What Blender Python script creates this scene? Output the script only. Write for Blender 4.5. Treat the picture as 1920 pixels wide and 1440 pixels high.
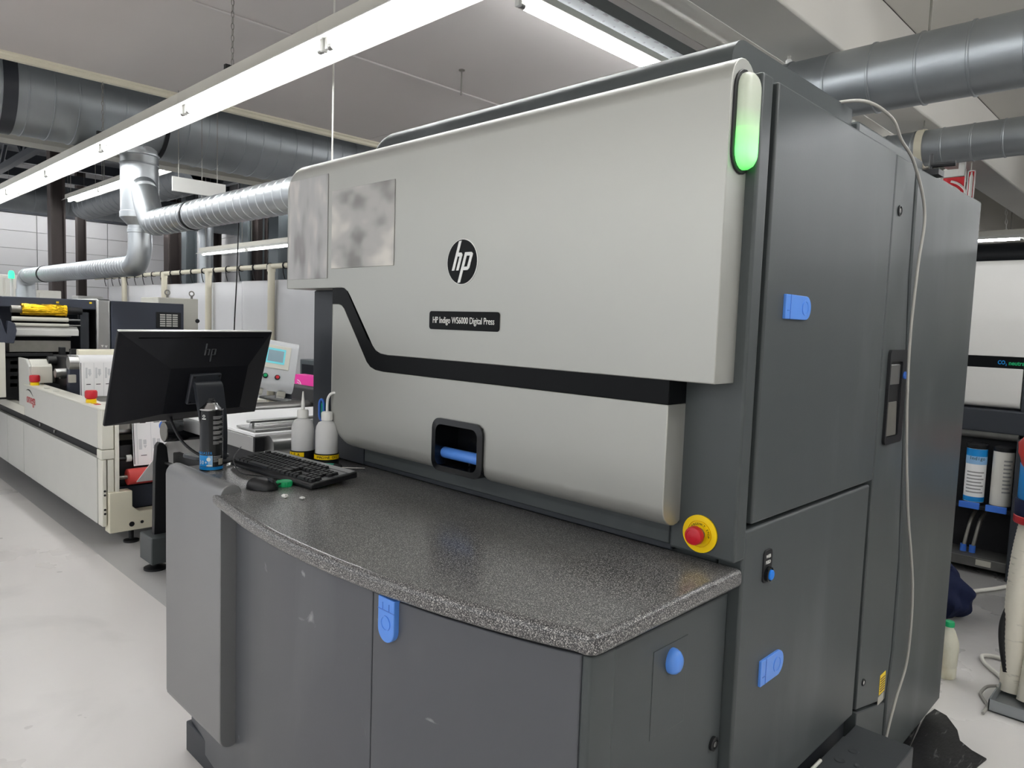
import bpy, bmesh, math, random
from mathutils import Matrix, Vector
random.seed(7)
for _o in list(bpy.data.objects):
    bpy.data.objects.remove(_o)
S = bpy.context.scene
COL = S.collection
PI = math.pi
R = math.radians

# ------------------------------------------------------------------ camera
FPX = 1357.97
CM = ((0.7125, 0.0806, -0.6971), (0.7009, -0.0329, 0.7125), (0.0345, -0.9962, -0.0799))   # columns: right, down, forward
CAM = Vector((0.6693, -1.3640, 1.43))
_r = Vector([CM[i][0] for i in range(3)]).normalized()
_f = Vector([CM[i][2] for i in range(3)])
_f = (_f - _r * _f.dot(_r)).normalized()
_d = _f.cross(_r)
cd = bpy.data.cameras.new('camera')
cd.sensor_fit = 'HORIZONTAL'
cd.sensor_width = 36.0
cd.lens = FPX / 1920 * 36
cd.clip_start = 0.02
cd.clip_end = 200
cam = bpy.data.objects.new('camera', cd)
COL.objects.link(cam)
cam.matrix_world = Matrix(((_r.x, -_d.x, -_f.x, CAM.x), (_r.y, -_d.y, -_f.y, CAM.y), (_r.z, -_d.z, -_f.z, CAM.z), (0, 0, 0, 1)))
S.camera = cam

# ------------------------------------------------------------------ world and exposure
W = bpy.data.worlds.new('world')
S.world = W
W.use_nodes = True
W.node_tree.nodes['Background'].inputs[0].default_value = (0.93, 0.96, 1.0, 1)
W.node_tree.nodes['Background'].inputs[1].default_value = 0.8
S.view_settings.view_transform = 'Standard'
S.view_settings.look = 'None'
S.view_settings.gamma = 1
S.view_settings.exposure = 0.35
TUBE = 34.0        # radiance of every fluorescent tube in the hall


def ray(px):
    a = (px[0] - 960) / FPX
    b = (px[1] - 720) / FPX
    return Vector([CM[i][0] * a + CM[i][1] * b + CM[i][2] for i in range(3)])


def PX(px, x):
    r = ray(px)
    return CAM + r * ((x - CAM.x) / r.x)


def PY(px, y):
    r = ray(px)
    return CAM + r * ((y - CAM.y) / r.y)


def PZ(px, z):
    r = ray(px)
    return CAM + r * ((z - CAM.z) / r.z)


def PD(px, d):
    return CAM + ray(px) * d


# ------------------------------------------------------------------ materials
def lin(c):
    out = []
    for v in c[:3]:
        v = v / 255.0
        out.append(v / 12.92 if v <= 0.04045 else ((v + 0.055) / 1.055) ** 2.4)
    return (out[0], out[1], out[2], 1.0)


MATS = {}


def mat(name, col, rough=0.5, metal=0.0, var=0.08, scale=6.0, stretch=(1, 1, 1), bump=0.0, bscale=150.0, coat=0.0,
        trans=0.0, alpha=1.0, emit=None, estr=0.0, spec=0.5, rvar=0.0, ior=1.45, aniso=0.0):
    m = bpy.data.materials.new(name)
    m.use_nodes = True
    nt = m.node_tree
    b = nt.nodes['Principled BSDF']
    c = lin(col)
    b.inputs['Base Color'].default_value = c
    b.inputs['Roughness'].default_value = rough
    b.inputs['Metallic'].default_value = metal
    b.inputs['Specular IOR Level'].default_value = spec
    b.inputs['IOR'].default_value = ior
    b.inputs['Coat Weight'].default_value = coat
    b.inputs['Coat Roughness'].default_value = 0.12
    b.inputs['Transmission Weight'].default_value = trans
    b.inputs['Alpha'].default_value = alpha
    if emit:
        b.inputs['Emission Color'].default_value = lin(emit)
        b.inputs['Emission Strength'].default_value = estr
    tc = nt.nodes.new('ShaderNodeTexCoord')
    mp = nt.nodes.new('ShaderNodeMapping')
    mp.inputs['Scale'].default_value = stretch
    nt.links.new(tc.outputs['Object'], mp.inputs['Vector'])
    if var > 0 or rvar > 0:
        n = nt.nodes.new('ShaderNodeTexNoise')
        n.inputs['Scale'].default_value = scale
        n.inputs['Detail'].default_value = 5
        nt.links.new(mp.outputs['Vector'], n.inputs['Vector'])
        if var > 0:
            mx = nt.nodes.new('ShaderNodeMix')
            mx.data_type = 'RGBA'
            mx.inputs[6].default_value = (c[0] * (1 - var), c[1] * (1 - var), c[2] * (1 - var), 1)
            mx.inputs[7].default_value = (min(1, c[0] * (1 + var)), min(1, c[1] * (1 + var)), min(1, c[2] * (1 + var)), 1)
            nt.links.new(n.outputs['Fac'], mx.inputs[0])
            nt.links.new(mx.outputs[2], b.inputs['Base Color'])
        if rvar > 0:
            mr = nt.nodes.new('ShaderNodeMapRange')
            mr.inputs[3].default_value = max(0, rough - rvar)
            mr.inputs[4].default_value = min(1, rough + rvar)
            nt.links.new(n.outputs['Fac'], mr.inputs[0])
            nt.links.new(mr.outputs[0], b.inputs['Roughness'])
    if bump > 0:
        n2 = nt.nodes.new('ShaderNodeTexNoise')
        n2.inputs['Scale'].default_value = bscale
        n2.inputs['Detail'].default_value = 3
        nt.links.new(mp.outputs['Vector'], n2.inputs['Vector'])
        bp = nt.nodes.new('ShaderNodeBump')
        bp.inputs['Strength'].default_value = bump
        bp.inputs['Distance'].default_value = 0.002
        nt.links.new(n2.outputs['Fac'], bp.inputs['Height'])
        nt.links.new(bp.outputs['Normal'], b.inputs['Normal'])
    MATS[name] = m
    return m


def add_marks(m, col, lo, hi, scale, stretch=(1, 1, 1), amount=0.5, rough=None, detail=6, dist=0.0):
    """worn marks with a shape of their own, mixed over the base colour"""
    nt = m.node_tree
    b = nt.nodes['Principled BSDF']
    tc = nt.nodes.new('ShaderNodeTexCoord')
    mp = nt.nodes.new('ShaderNodeMapping')
    mp.inputs['Scale'].default_value = stretch
    n = nt.nodes.new('ShaderNodeTexNoise')
    n.inputs['Scale'].default_value = scale
    n.inputs['Detail'].default_value = detail
    n.inputs['Distortion'].default_value = dist
    nt.links.new(tc.outputs['Object'], mp.inputs['Vector'])
    nt.links.new(mp.outputs['Vector'], n.inputs['Vector'])
    mr = nt.nodes.new('ShaderNodeMapRange')
    mr.inputs[1].default_value = lo
    mr.inputs[2].default_value = hi
    mr.inputs[3].default_value = 0
    mr.inputs[4].default_value = amount
    nt.links.new(n.outputs['Fac'], mr.inputs[0])
    mx = nt.nodes.new('ShaderNodeMix')
    mx.data_type = 'RGBA'
    src = b.inputs['Base Color']
    if src.is_linked:
        nt.links.new(src.links[0].from_socket, mx.inputs[6])
    else:
        mx.inputs[6].default_value = src.default_value
    mx.inputs[7].default_value = lin(col)
    nt.links.new(mr.outputs[0], mx.inputs[0])
    nt.links.new(mx.outputs[2], b.inputs['Base Color'])
    return m


mat('slate', (70, 75, 76), 0.42, 0.0, 0.10, 3.0, (1, 1, .25), bump=0.05, bscale=500, rvar=0.1)
add_marks(MATS['slate'], (128, 132, 134), 0.58, 0.85, 3.5, (1, 1, .35), 0.35)
mat('slate_front', (84, 86, 91), 0.40, 0.0, 0.12, 2.5, (1, 1, .3), bump=0.05, bscale=500, rvar=0.12)
add_marks(MATS['slate_front'], (135, 138, 140), 0.60, 0.80, 2.2, (1, 1, .4), 0.30, dist=0.6)
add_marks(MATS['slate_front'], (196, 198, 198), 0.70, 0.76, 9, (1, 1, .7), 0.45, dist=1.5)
mat('slate_dark', (46, 50, 56), 0.45, 0.0, 0.1, 5)
mat('silver', (178, 179, 174), 0.42, 0.55, 0.03, 5, bump=0.03, bscale=900, rvar=0.04)
mat('silver_pale', (222, 221, 217), 0.42, 0.2, 0.03, 5)
mat('silver_grey', (144, 145, 146), 0.42, 0.5, 0.04, 5, bump=0.03, bscale=900, rvar=0.04)
mat('black_gloss', (14, 16, 19), 0.16, 0, 0.1, 20)
mat('black_band', (13, 15, 17), 0.38, 0, 0.1, 20, spec=0.15)
mat('black', (20, 21, 24), 0.45, 0, 0.1, 20)
mat('black_deep', (8, 9, 12), 0.6, 0, 0.05, 20)
mat('monitor_black', (21, 22, 27), 0.5, 0, 0.06, 30, bump=0.03, bscale=600, spec=0.35)
mat('monitor_grey', (48, 51, 57), 0.4, 0, 0.05, 30)
mat('logo_silver', (225, 226, 222), 0.3, 0.3, 0.02)
mat('logo_dim', (120, 122, 128), 0.25, 0.8, 0.02)
mat('white_ink', (240, 240, 236), 0.5, 0, 0.02)
mat('black_ink', (18, 18, 20), 0.5, 0, 0.02)
mat('grey_ink', (150, 150, 150), 0.5, 0, 0.05, 300)
mat('blue', (88, 146, 235), 0.35, 0, 0.05, 30, coat=0.3)
mat('blue_dark', (60, 112, 205), 0.4, 0, 0.05, 30)
mat('button_blue', (30, 130, 235), 0.3, 0, 0.03)
mat('yellow', (255, 214, 0), 0.4, 0, 0.04, 30)
mat('red', (196, 30, 44), 0.38, 0, 0.06, 30)
mat('red_soft', (190, 62, 58), 0.5, 0, 0.08, 20)
mat('galvanised', (190, 195, 198), 0.36, 0.9, 0.12, 5, (1, 1, 1), bump=0.05, bscale=40, rvar=0.12)
mat('galvanised_dark', (158, 163, 166), 0.46, 0.85, 0.22, 4, (1, 1, 1), bump=0.05, bscale=30, rvar=0.14)
mat('tray_steel', (98, 103, 105), 0.6, 0.3, 0.1, 8)
mat('seam', (172, 176, 178), 0.35, 0.9, 0.1, 20)
mat('chrome', (205, 205, 205), 0.15, 1.0, 0.03, 20)
mat('steel', (172, 172, 170), 0.32, 1.0, 0.08, 4, (1, 1, .1))
mat('steel_dull', (140, 138, 132), 0.45, 0.8, 0.15, 20)
mat('cream', (226, 224, 212), 0.45, 0, 0.04, 5)
add_marks(MATS['cream'], (190, 186, 170), 0.6, 0.8, 4, (1, 1, 2), 0.25)
mat('cream_front', (206, 206, 200), 0.45, 0, 0.04, 5)
mat('cream_old', (226, 221, 200), 0.5, 0, 0.06, 8)
mat('lamp_white', (225, 225, 220), 0.4, 0, 0.02)
mat('lamp_outer', (196, 194, 184), 0.5, 0, 0.04)
mat('tube', (255, 255, 255), 0.5, 0, 0, emit=(252, 253, 255), estr=TUBE)
mat('curtain', (214, 214, 216), 0.6, 0, 0.03, 3)
mat('pipe_cream', (216, 210, 190), 0.4, 0.1, 0.04)
mat('column_brown', (74, 66, 64), 0.6, 0, 0.08, 6)
mat('column_grey', (120, 128, 132), 0.5, 0.3, 0.06, 6)
mat('beam_dark', (52, 56, 62), 0.6, 0, 0.1, 3)
mat('roof_deck', (88, 90, 94), 0.7, 0, 0.1, 2)
mat('wall_panel', (226, 225, 226), 0.7, 0, 0.03, 1.5)
mat('joint', (168, 166, 166), 0.7, 0, 0.03)
mat('ceiling_board', (208, 203, 200), 0.85, 0, 0.05, 1.2)
mat('concrete_pale', (226, 223, 216), 0.85, 0, 0.04, 2)
mat('plaster', (226, 225, 222), 0.9, 0, 0.03, 2)
mat('machine_navy', (62, 67, 80), 0.45, 0, 0.06, 4)
mat('rubber', (24, 25, 27), 0.7, 0, 0.1, 20)
mat('paper', (240, 240, 240), 0.55, 0, 0.02, 5)
mat('print_grey', (204, 206, 208), 0.55, 0, 0.05, 60)
mat('cable_grey', (158, 156, 150), 0.5, 0, 0.04, 10)
mat('cable_white', (214, 212, 204), 0.5, 0, 0.05, 10)
mat('cap_green', (20, 175, 110), 0.4, 0, 0.05, 30)
mat('teal', (20, 150, 130), 0.45, 0, 0.05, 30)
mat('can_blue', (20, 140, 215), 0.35, 0, 0.03)
mat('can_lightblue', (150, 195, 235), 0.4, 0, 0.05, 200)
mat('can_black', (17, 18, 20), 0.22, 0.1, 0.05, 10)
mat('bottle_plastic', (250, 250, 249), 0.35, 0, 0.02, 10, alpha=0.5)
mat('bottle_white', (236, 236, 232), 0.4, 0, 0.02)
mat('liquid', (206, 213, 220), 0.2, 0, 0.02, alpha=0.85)
mat('jug_plastic', (226, 224, 206), 0.45, 0, 0.08, 20)
add_marks(MATS['jug_plastic'], (168, 150, 96), 0.52, 0.7, 12, (1, 1, .4), 0.6)
mat('pink', (240, 60, 165), 0.5, 0, 0.04, 10)
mat('screen', (120, 140, 150), 0.25, 0, 0.1, 20, emit=(120, 150, 160), estr=0.25)
mat('screen_border', (110, 205, 215), 0.3, 0, 0.02, emit=(110, 205, 215), estr=0.2)
mat('hmi_grey', (206, 208, 210), 0.4, 0.05, 0.03)
mat('navy_cloth', (14, 26, 62), 0.85, 0, 0.2, 20, bump=0.3, bscale=80)
mat('hose_cream', (226, 221, 206), 0.6, 0, 0.08, 12)
add_marks(MATS['hose_cream'], (120, 116, 106), 0.62, 0.72, 14, (1, 1, 3), 0.6)
mat('mat_black', (26, 26, 28), 0.42, 0, 0.2, 20, (3, 1, 1), bump=1.0, bscale=40)
add_marks(MATS['mat_black'], (150, 150, 150), 0.64, 0.72, 9, (5, 1, 1), 0.6, dist=0.8)
mat('warn_yellow', (238, 205, 40), 0.5, 0, 0.03)
mat('label_grey', (170, 168, 158), 0.5, 0, 0.05, 100)
mat('sign_red', (205, 28, 42), 0.45, 0, 0.03)
mat('bag_red', (205, 60, 56), 0.4, 0, 0.12, 20, bump=0.3, bscale=60)
mat('cardboard', (190, 140, 90), 0.8, 0, 0.1, 20)
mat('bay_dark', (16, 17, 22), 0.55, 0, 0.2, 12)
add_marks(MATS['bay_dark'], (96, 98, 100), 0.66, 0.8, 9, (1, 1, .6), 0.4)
mat('dirty_steel', (86, 86, 84), 0.6, 0.3, 0.3, 18)
mat('step_paint', (58, 61, 64), 0.5, 0, 0.12, 8)
add_marks(MATS['step_paint'], (150, 150, 150), 0.72, 0.78, 40, (1, 1, 1), 0.5)
mat('crumb', (235, 235, 232), 0.4, 0, 0.05, 100)
mat('green_lamp', (60, 220, 150), 0.4, 0, 0, emit=(60, 220, 150), estr=1.2)

# gold foil: crinkled metal
m = mat('gold_foil', (232, 186, 40), 0.22, 1.0, 0.15, 12, (6, .6, 6), bump=1.0, bscale=14)
m.node_tree.nodes['Bump'].inputs['Distance'].default_value = 0.02

# speckled worktop
m = mat('worktop', (52, 52, 54), 0.30, 0, 0.0, coat=0.35)
nt = m.node_tree
b = nt.nodes['Principled BSDF']
tc = nt.nodes.new('ShaderNodeTexCoord')
n1 = nt.nodes.new('ShaderNodeTexNoise')
n1.inputs['Scale'].default_value = 455
n1.inputs['Detail'].default_value = 2.5
n1.inputs['Roughness'].default_value = 0.7
n2 = nt.nodes.new('ShaderNodeTexNoise')
n2.inputs['Scale'].default_value = 3
n2.inputs['Detail'].default_value = 6
nt.links.new(tc.outputs['Object'], n1.inputs['Vector'])
nt.links.new(tc.outputs['Object'], n2.inputs['Vector'])
rp = nt.nodes.new('ShaderNodeValToRGB')
rp.color_ramp.elements[0].position = 0.40
rp.color_ramp.elements[0].color = lin((44, 44, 47))
rp.color_ramp.elements[1].position = 0.50
rp.color_ramp.elements[1].color = lin((74, 74, 75))
e = rp.color_ramp.elements.new(0.575)
e.color = lin((136, 135, 133))
e = rp.color_ramp.elements.new(0.655)
e.color = lin((214, 212, 208))
nt.links.new(n1.outputs['Fac'], rp.inputs['Fac'])
mx = nt.nodes.new('ShaderNodeMix')
mx.data_type = 'RGBA'
mr = nt.nodes.new('ShaderNodeMapRange')
mr.inputs[1].default_value = 0.5
mr.inputs[2].default_value = 0.8
mr.inputs[3].default_value = 0
mr.inputs[4].default_value = 0.35
nt.links.new(n2.outputs['Fac'], mr.inputs[0])
nt.links.new(mr.outputs[0], mx.inputs[0])
nt.links.new(rp.outputs[0], mx.inputs[6])
mx.inputs[7].default_value = lin((125, 125, 124))
nt.links.new(mx.outputs[2], b.inputs['Base Color'])

# painted concrete floor
m = mat('floor_paint', (232, 228, 225), 0.30, 0, 0.07, 1.3, bump=0.04, bscale=60, rvar=0.12)
add_marks(m, (170, 168, 165), 0.55, 0.78, 1.6, (1, 1, 1), 0.40, dist=0.5)
m = mat('floor_grey', (188, 187, 186), 0.32, 0, 0.08, 1.3, bump=0.04, bscale=60, rvar=0.12)

m = mat('floor_back_shaded', (222, 219, 216), 0.28, 0, 0.07, 1.3, bump=0.04, bscale=60, rvar=0.12)  # shade under the second press painted in, darker towards the back
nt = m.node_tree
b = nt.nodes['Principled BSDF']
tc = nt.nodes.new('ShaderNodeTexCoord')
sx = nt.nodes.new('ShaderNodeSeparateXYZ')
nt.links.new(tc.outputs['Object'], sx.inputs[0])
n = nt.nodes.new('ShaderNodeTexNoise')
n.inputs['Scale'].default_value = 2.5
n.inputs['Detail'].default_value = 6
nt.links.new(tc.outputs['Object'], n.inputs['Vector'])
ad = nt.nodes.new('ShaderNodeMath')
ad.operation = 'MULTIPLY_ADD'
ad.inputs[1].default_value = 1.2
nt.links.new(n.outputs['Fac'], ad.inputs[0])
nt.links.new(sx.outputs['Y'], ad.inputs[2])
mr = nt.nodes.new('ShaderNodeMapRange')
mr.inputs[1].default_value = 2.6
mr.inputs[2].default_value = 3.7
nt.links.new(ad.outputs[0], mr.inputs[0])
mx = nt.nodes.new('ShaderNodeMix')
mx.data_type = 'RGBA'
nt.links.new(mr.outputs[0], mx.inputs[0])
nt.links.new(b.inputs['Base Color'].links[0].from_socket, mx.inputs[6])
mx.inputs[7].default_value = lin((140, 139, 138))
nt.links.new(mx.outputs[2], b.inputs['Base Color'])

# blurred notices
for nm, a_, b_, c_, sc, off in (('notice_print', (128, 127, 124), (176, 175, 172), (216, 212, 204), (6, 1, 9), 0.0),
                                ('notice_print_tall', (140, 137, 136), (176, 176, 175), (212, 206, 200), (12, 1, 5), 3.3)):
    m = mat(nm, (150, 150, 150), 0.4, 0.1, 0)
    nt = m.node_tree
    tc = nt.nodes.new('ShaderNodeTexCoord')
    mp = nt.nodes.new('ShaderNodeMapping')
    mp.inputs['Scale'].default_value = sc
    mp.inputs['Location'].default_value = (off, 0, off)
    n = nt.nodes.new('ShaderNodeTexNoise')
    n.inputs['Scale'].default_value = 1.0
    n.inputs['Detail'].default_value = 2.2
    rp = nt.nodes.new('ShaderNodeValToRGB')
    rp.color_ramp.interpolation = 'EASE'
    rp.color_ramp.elements[0].position = 0.30
    rp.color_ramp.elements[0].color = lin(a_)
    rp.color_ramp.elements[1].position = 0.70
    rp.color_ramp.elements[1].color = lin(c_)
    e = rp.color_ramp.elements.new(0.5)
    e.color = lin(b_)
    nt.links.new(tc.outputs['Object'], mp.inputs['Vector'])
    nt.links.new(mp.outputs['Vector'], n.inputs['Vector'])
    nt.links.new(n.outputs['Fac'], rp.inputs['Fac'])
    nt.links.new(rp.outputs[0], nt.nodes['Principled BSDF'].inputs['Base Color'])

# status lamp: lower end lit green, upper end frosted
m = mat('status_lens', (200, 204, 190), 0.35, 0, 0)
nt = m.node_tree
b = nt.nodes['Principled BSDF']
tc = nt.nodes.new('ShaderNodeTexCoord')
sx = nt.nodes.new('ShaderNodeSeparateXYZ')
nt.links.new(tc.outputs['Object'], sx.inputs[0])
rp = nt.nodes.new('ShaderNodeValToRGB')
mr = nt.nodes.new('ShaderNodeMapRange')
mr.inputs[1].default_value = 1.737
mr.inputs[2].default_value = 1.93
nt.links.new(sx.outputs['Z'], mr.inputs[0])
nt.links.new(mr.outputs[0], rp.inputs['Fac'])
els = rp.color_ramp.elements
els[0].position = 0.0
els[0].color = (0.0, 0.62, 0.02, 1)
els[1].position = 1.0
els[1].color = (0.02, 0.02, 0.018, 1)
for p_, c_ in ((0.2, (0.0, 1.3, 0.10, 1)), (0.34, (0.0, 0.9, 0.03, 1)), (0.44, (0.03, 0.25, 0.03, 1)), (0.62, (0.02, 0.06, 0.018, 1))):
    e = els.new(p_)
    e.color = c_
nt.links.new(rp.outputs[0], b.inputs['Emission Color'])
b.inputs['Emission Strength'].default_value = 1.0


# ------------------------------------------------------------------ mesh helpers
class MB:
    def __init__(self, xf=None):
        self.v = []
        self.f = []
        self.xf = xf

    def add(self, vs, fs):
        o = len(self.v)
        if self.xf is not None:
            vs = [self.xf @ Vector(p) for p in vs]
        self.v += [tuple(p) for p in vs]
        self.f += [tuple(i + o for i in f) for f in fs]
        return self

    def box(self, x0, x1, y0, y1, z0, z1):
        vs = [(x, y, z) for x in (x0, x1) for y in (y0, y1) for z in (z0, z1)]
        return self.add(vs, [(0, 1, 3, 2), (4, 6, 7, 5), (0, 4, 5, 1), (2, 3, 7, 6), (0, 2, 6, 4), (1, 5, 7, 3)])

    def prism(self, poly, axis, a0, a1):
        """poly: 2D points in the other two axes (x: y,z / y: x,z / z: x,y)"""
        n = len(poly)

        def mk(p, a):
            if axis == 'x':
                return (a, p[0], p[1])
            if axis == 'y':
                return (p[0], a, p[1])
            return (p[0], p[1], a)
        vs = [mk(p, a0) for p in poly] + [mk(p, a1) for p in poly]
        fs = [tuple(range(n - 1, -1, -1)), tuple(range(n, 2 * n))]
        fs += [(i, (i + 1) % n, n + (i + 1) % n, n + i) for i in range(n)]
        return self.add(vs, fs)

    def loft(self, rings, caps=True, closed=True):
        n = len(rings[0])
        vs = [p for r_ in rings for p in r_]
        fs = []
        for k in range(len(rings) - 1):
            for i in range(n if closed else n - 1):
                j = (i + 1) % n
                fs.append((k * n + i, k * n + j, (k + 1) * n + j, (k + 1) * n + i))
        if caps:
            fs.append(tuple(range(n - 1, -1, -1)))
            fs.append(tuple((len(rings) - 1) * n + i for i in range(n)))
        return self.add(vs, fs)

    def lathe(self, prof, org, axis, seg=24, caps=True, a0=0.0, a1=2 * PI):
        """prof: (radius, height along axis)"""
        ax = Vector(axis).normalized()
        u = ax.orthogonal().normalized()
        if abs(ax.z) > 0.99:
            u = Vector((1, 0, 0))
        w = ax.cross(u)
        org = Vector(org)
        rings = []
        full = abs((a1 - a0) - 2 * PI) < 1e-6
        cnt = seg if full else seg + 1
        for r_, h in prof:
            rings.append([org + ax * h + (u * math.cos(a0 + (a1 - a0) * i / seg) + w * math.sin(a0 + (a1 - a0) * i / seg)) * r_ for i in range(cnt)])
        return self.loft(rings, caps and full, full)

    def cyl(self, p0, p1, r, seg=16, r1=None):
        p0 = Vector(p0)
        p1 = Vector(p1)
        h = (p1 - p0).length
        return self.lathe([(r, 0), (r if r1 is None else r1, h)], p0, p1 - p0, seg)

    def tube(self, pts, r, seg=8, caps=True):
        pts = [Vector(p) for p in pts]
        rings = []
        prev = None
        for i, p in enumerate(pts):
            t = (pts[min(i + 1, len(pts) - 1)] - pts[max(i - 1, 0)]).normalized()
            if prev is None:
                u = t.orthogonal().normalized()
            else:
                u = (prev - t * prev.dot(t)).normalized()
            prev = u
            w = t.cross(u)
            rr = r[i] if isinstance(r, (list, tuple)) else r
            rings.append([p + (u * math.cos(2 * PI * k / seg) + w * math.sin(2 * PI * k / seg)) * rr for k in range(seg)])
        return self.loft(rings, caps)

    def ell(self, c, rx, ry, rz, su=16, sv=10):
        rings = []
        for j in range(1, sv):
            th = PI * j / sv
            rings.append([(c[0] + rx * math.sin(th) * math.cos(2 * PI * i / su), c[1] + ry * math.sin(th) * math.sin(2 * PI * i / su), c[2] - rz * math.cos(th)) for i in range(su)])
        return self.loft(rings)

    def mesh(self, name):
        me = bpy.data.meshes.new(name)
        me.from_pydata(self.v, [], self.f)
        bm = bmesh.new()
        bm.from_mesh(me)
        bmesh.ops.recalc_face_normals(bm, faces=bm.faces)
        bm.to_mesh(me)
        bm.free()
        return me

    def build(self, name, m, parent=None, smooth=None, bevel=None, seg=2, label=None):
        me = self.mesh(name)
        return put(name, me, m, parent, smooth, bevel, seg, label)


def put(name, me, m, parent=None, smooth=None, bevel=None, seg=2, label=None):
    o = bpy.data.objects.new(name, me)
    COL.objects.link(o)
    if m:
        me.materials.clear()
        me.materials.append(MATS[m])
    if smooth or bevel:
        me.polygons.foreach_set('use_smooth', [True] * len(me.polygons))
        me.set_sharp_from_angle(angle=R(smooth or 35))
    if bevel:
        bv = o.modifiers.new('bevel', 'BEVEL')
        bv.width = bevel
        bv.segments = seg
        bv.limit_method = 'ANGLE'
        bv.angle_limit = R(40)
        bv.harden_normals = False
    if parent:
        o.parent = parent
        w = Vector((0, 0, 0))
        if parent.type == 'EMPTY':
            w = parent.location.copy()
        o.location = -w
    if label:
        o['label'] = label
    return o


def thing(name, label, cat, loc=(0, 0, 0), group=None):
    o = bpy.data.objects.new(name, None)
    COL.objects.link(o)
    o.location = loc
    o.empty_display_size = 0.1
    return tag(o, label, cat, group)


def tag(o, label, cat, group=None):
    o['label'] = label
    o['category'] = cat
    if group:
        o['group'] = group
    return o


def struct(o):
    o['kind'] = 'structure'
    return o


def dup(root, delta, label=None, group=None):
    r_ = root.copy()
    COL.objects.link(r_)
    r_.location = root.location + Vector(delta)
    if label:
        r_['label'] = label
    if group:
        r_['group'] = group
    for ch in list(root.children):
        c = ch.copy()
        COL.objects.link(c)
        c.parent = r_
        for g in list(ch.children):
            d = g.copy()
            COL.objects.link(d)
            d.parent = c
    return r_


def text_mesh(body, size, depth=0.0006, align='CENTER', shear=0.0, spacing=1.0, xs=1.0, bold=0.0):
    cu = bpy.data.curves.new('lettering', 'FONT')
    cu.body = body
    cu.size = size
    cu.extrude = depth
    cu.offset = bold
    cu.align_x = align
    cu.align_y = 'CENTER'
    cu.shear = shear
    cu.space_character = spacing
    cu.resolution_u = 3
    to = bpy.data.objects.new('lettering', cu)
    COL.objects.link(to)
    bpy.context.view_layer.update()
    me = bpy.data.meshes.new_from_object(to.evaluated_get(bpy.context.evaluated_depsgraph_get()))
    bpy.data.objects.remove(to)
    bpy.data.curves.remove(cu)
    if xs != 1.0:
        me.transform(Matrix.Diagonal((xs, 1, 1, 1)))
    return me


def frame(o, ux, uy):
    """matrix mapping local x->ux, y->uy, z->normal, at o"""
    ux = Vector(ux).normalized()
    uy = Vector(uy).normalized()
    uz = ux.cross(uy)
    o = Vector(o)
    return Matrix(((ux.x, uy.x, uz.x, o.x), (ux.y, uy.y, uz.y, o.y), (ux.z, uy.z, uz.z, o.z), (0, 0, 0, 1)))


def letter(body, size, o, ux, uy, m, parent, name='lettering', **kw):
    me = text_mesh(body, size, **kw)
    me.transform(frame(o, ux, uy))
    return put(name, me, m, parent)


def rrect(x0, x1, z0, z1, r, n=5):
    pts = []
    for cx, cz, a in ((x1 - r, z1 - r, 0), (x0 + r, z1 - r, 90), (x0 + r, z0 + r, 180), (x1 - r, z0 + r, 270)):
        for i in range(n + 1):
            t = R(a + 90 * i / n)
            pts.append((cx + r * math.cos(t), cz + r * math.sin(t)))
    return pts


def lerp(a, b, t):
    return a + (b - a) * t


def interp(tab, x):
    if x <= tab[0][0]:
        return tab[0][1]
    for (xa, ya), (xb, yb) in zip(tab, tab[1:]):
        if x <= xb:
            return lerp(ya, yb, (x - xa) / (xb - xa))
    return tab[-1][1]


def smooth_path(pts, n=8):
    """Catmull-Rom through the points"""
    P = [Vector(p) for p in pts]
    P = [P[0] * 2 - P[1]] + P + [P[-1] * 2 - P[-2]]
    out = []
    for i in range(1, len(P) - 2):
        for k in range(n):
            t = k / n
            a, b_, c, d = P[i - 1], P[i], P[i + 1], P[i + 2]
            out.append(0.5 * ((2 * b_) + (c - a) * t + (2 * a - 5 * b_ + 4 * c - d) * t * t + (3 * b_ - a - 3 * c + d) * t ** 3))
    out.append(P[-2])
    return out


def chain(p0, p1, r=0.011, w=0.0022):
    p0 = Vector(p0)
    p1 = Vector(p1)
    L = (p1 - p0).length
    n = max(2, int(L / (r * 2.6)))
    mb = MB()
    for k in range(n):
        c = p0.lerp(p1, (k + .5) / n)
        u = Vector((1, 0, 0)) if k % 2 else Vector((0, 1, 0))
        pts = []
        for i in range(11):
            a = 2 * PI * i / 10
            pts.append(c + u * (math.cos(a) * r * .6) + Vector((0, 0, 1)) * (math.sin(a) * r * 1.55))
        mb.tube(pts, w, 4, False)
    return mb

# ================================================================== SETTING
ZC = 3.08      # ceiling over the press
XE = -5.08     # where that ceiling ends and the high hall begins
fl = struct(MB().box(-23, 7, -8, -0.06, -0.1, 0).build('floor', 'floor_paint'))
fl2 = struct(MB().box(-23, -2.4, -0.06, 13, -0.1, 0).build('floor', 'floor_grey'))
fl3 = struct(MB().box(-2.4, 7, -0.06, 13, -0.1, 0).build('floor', 'floor_back_shaded'))

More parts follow.
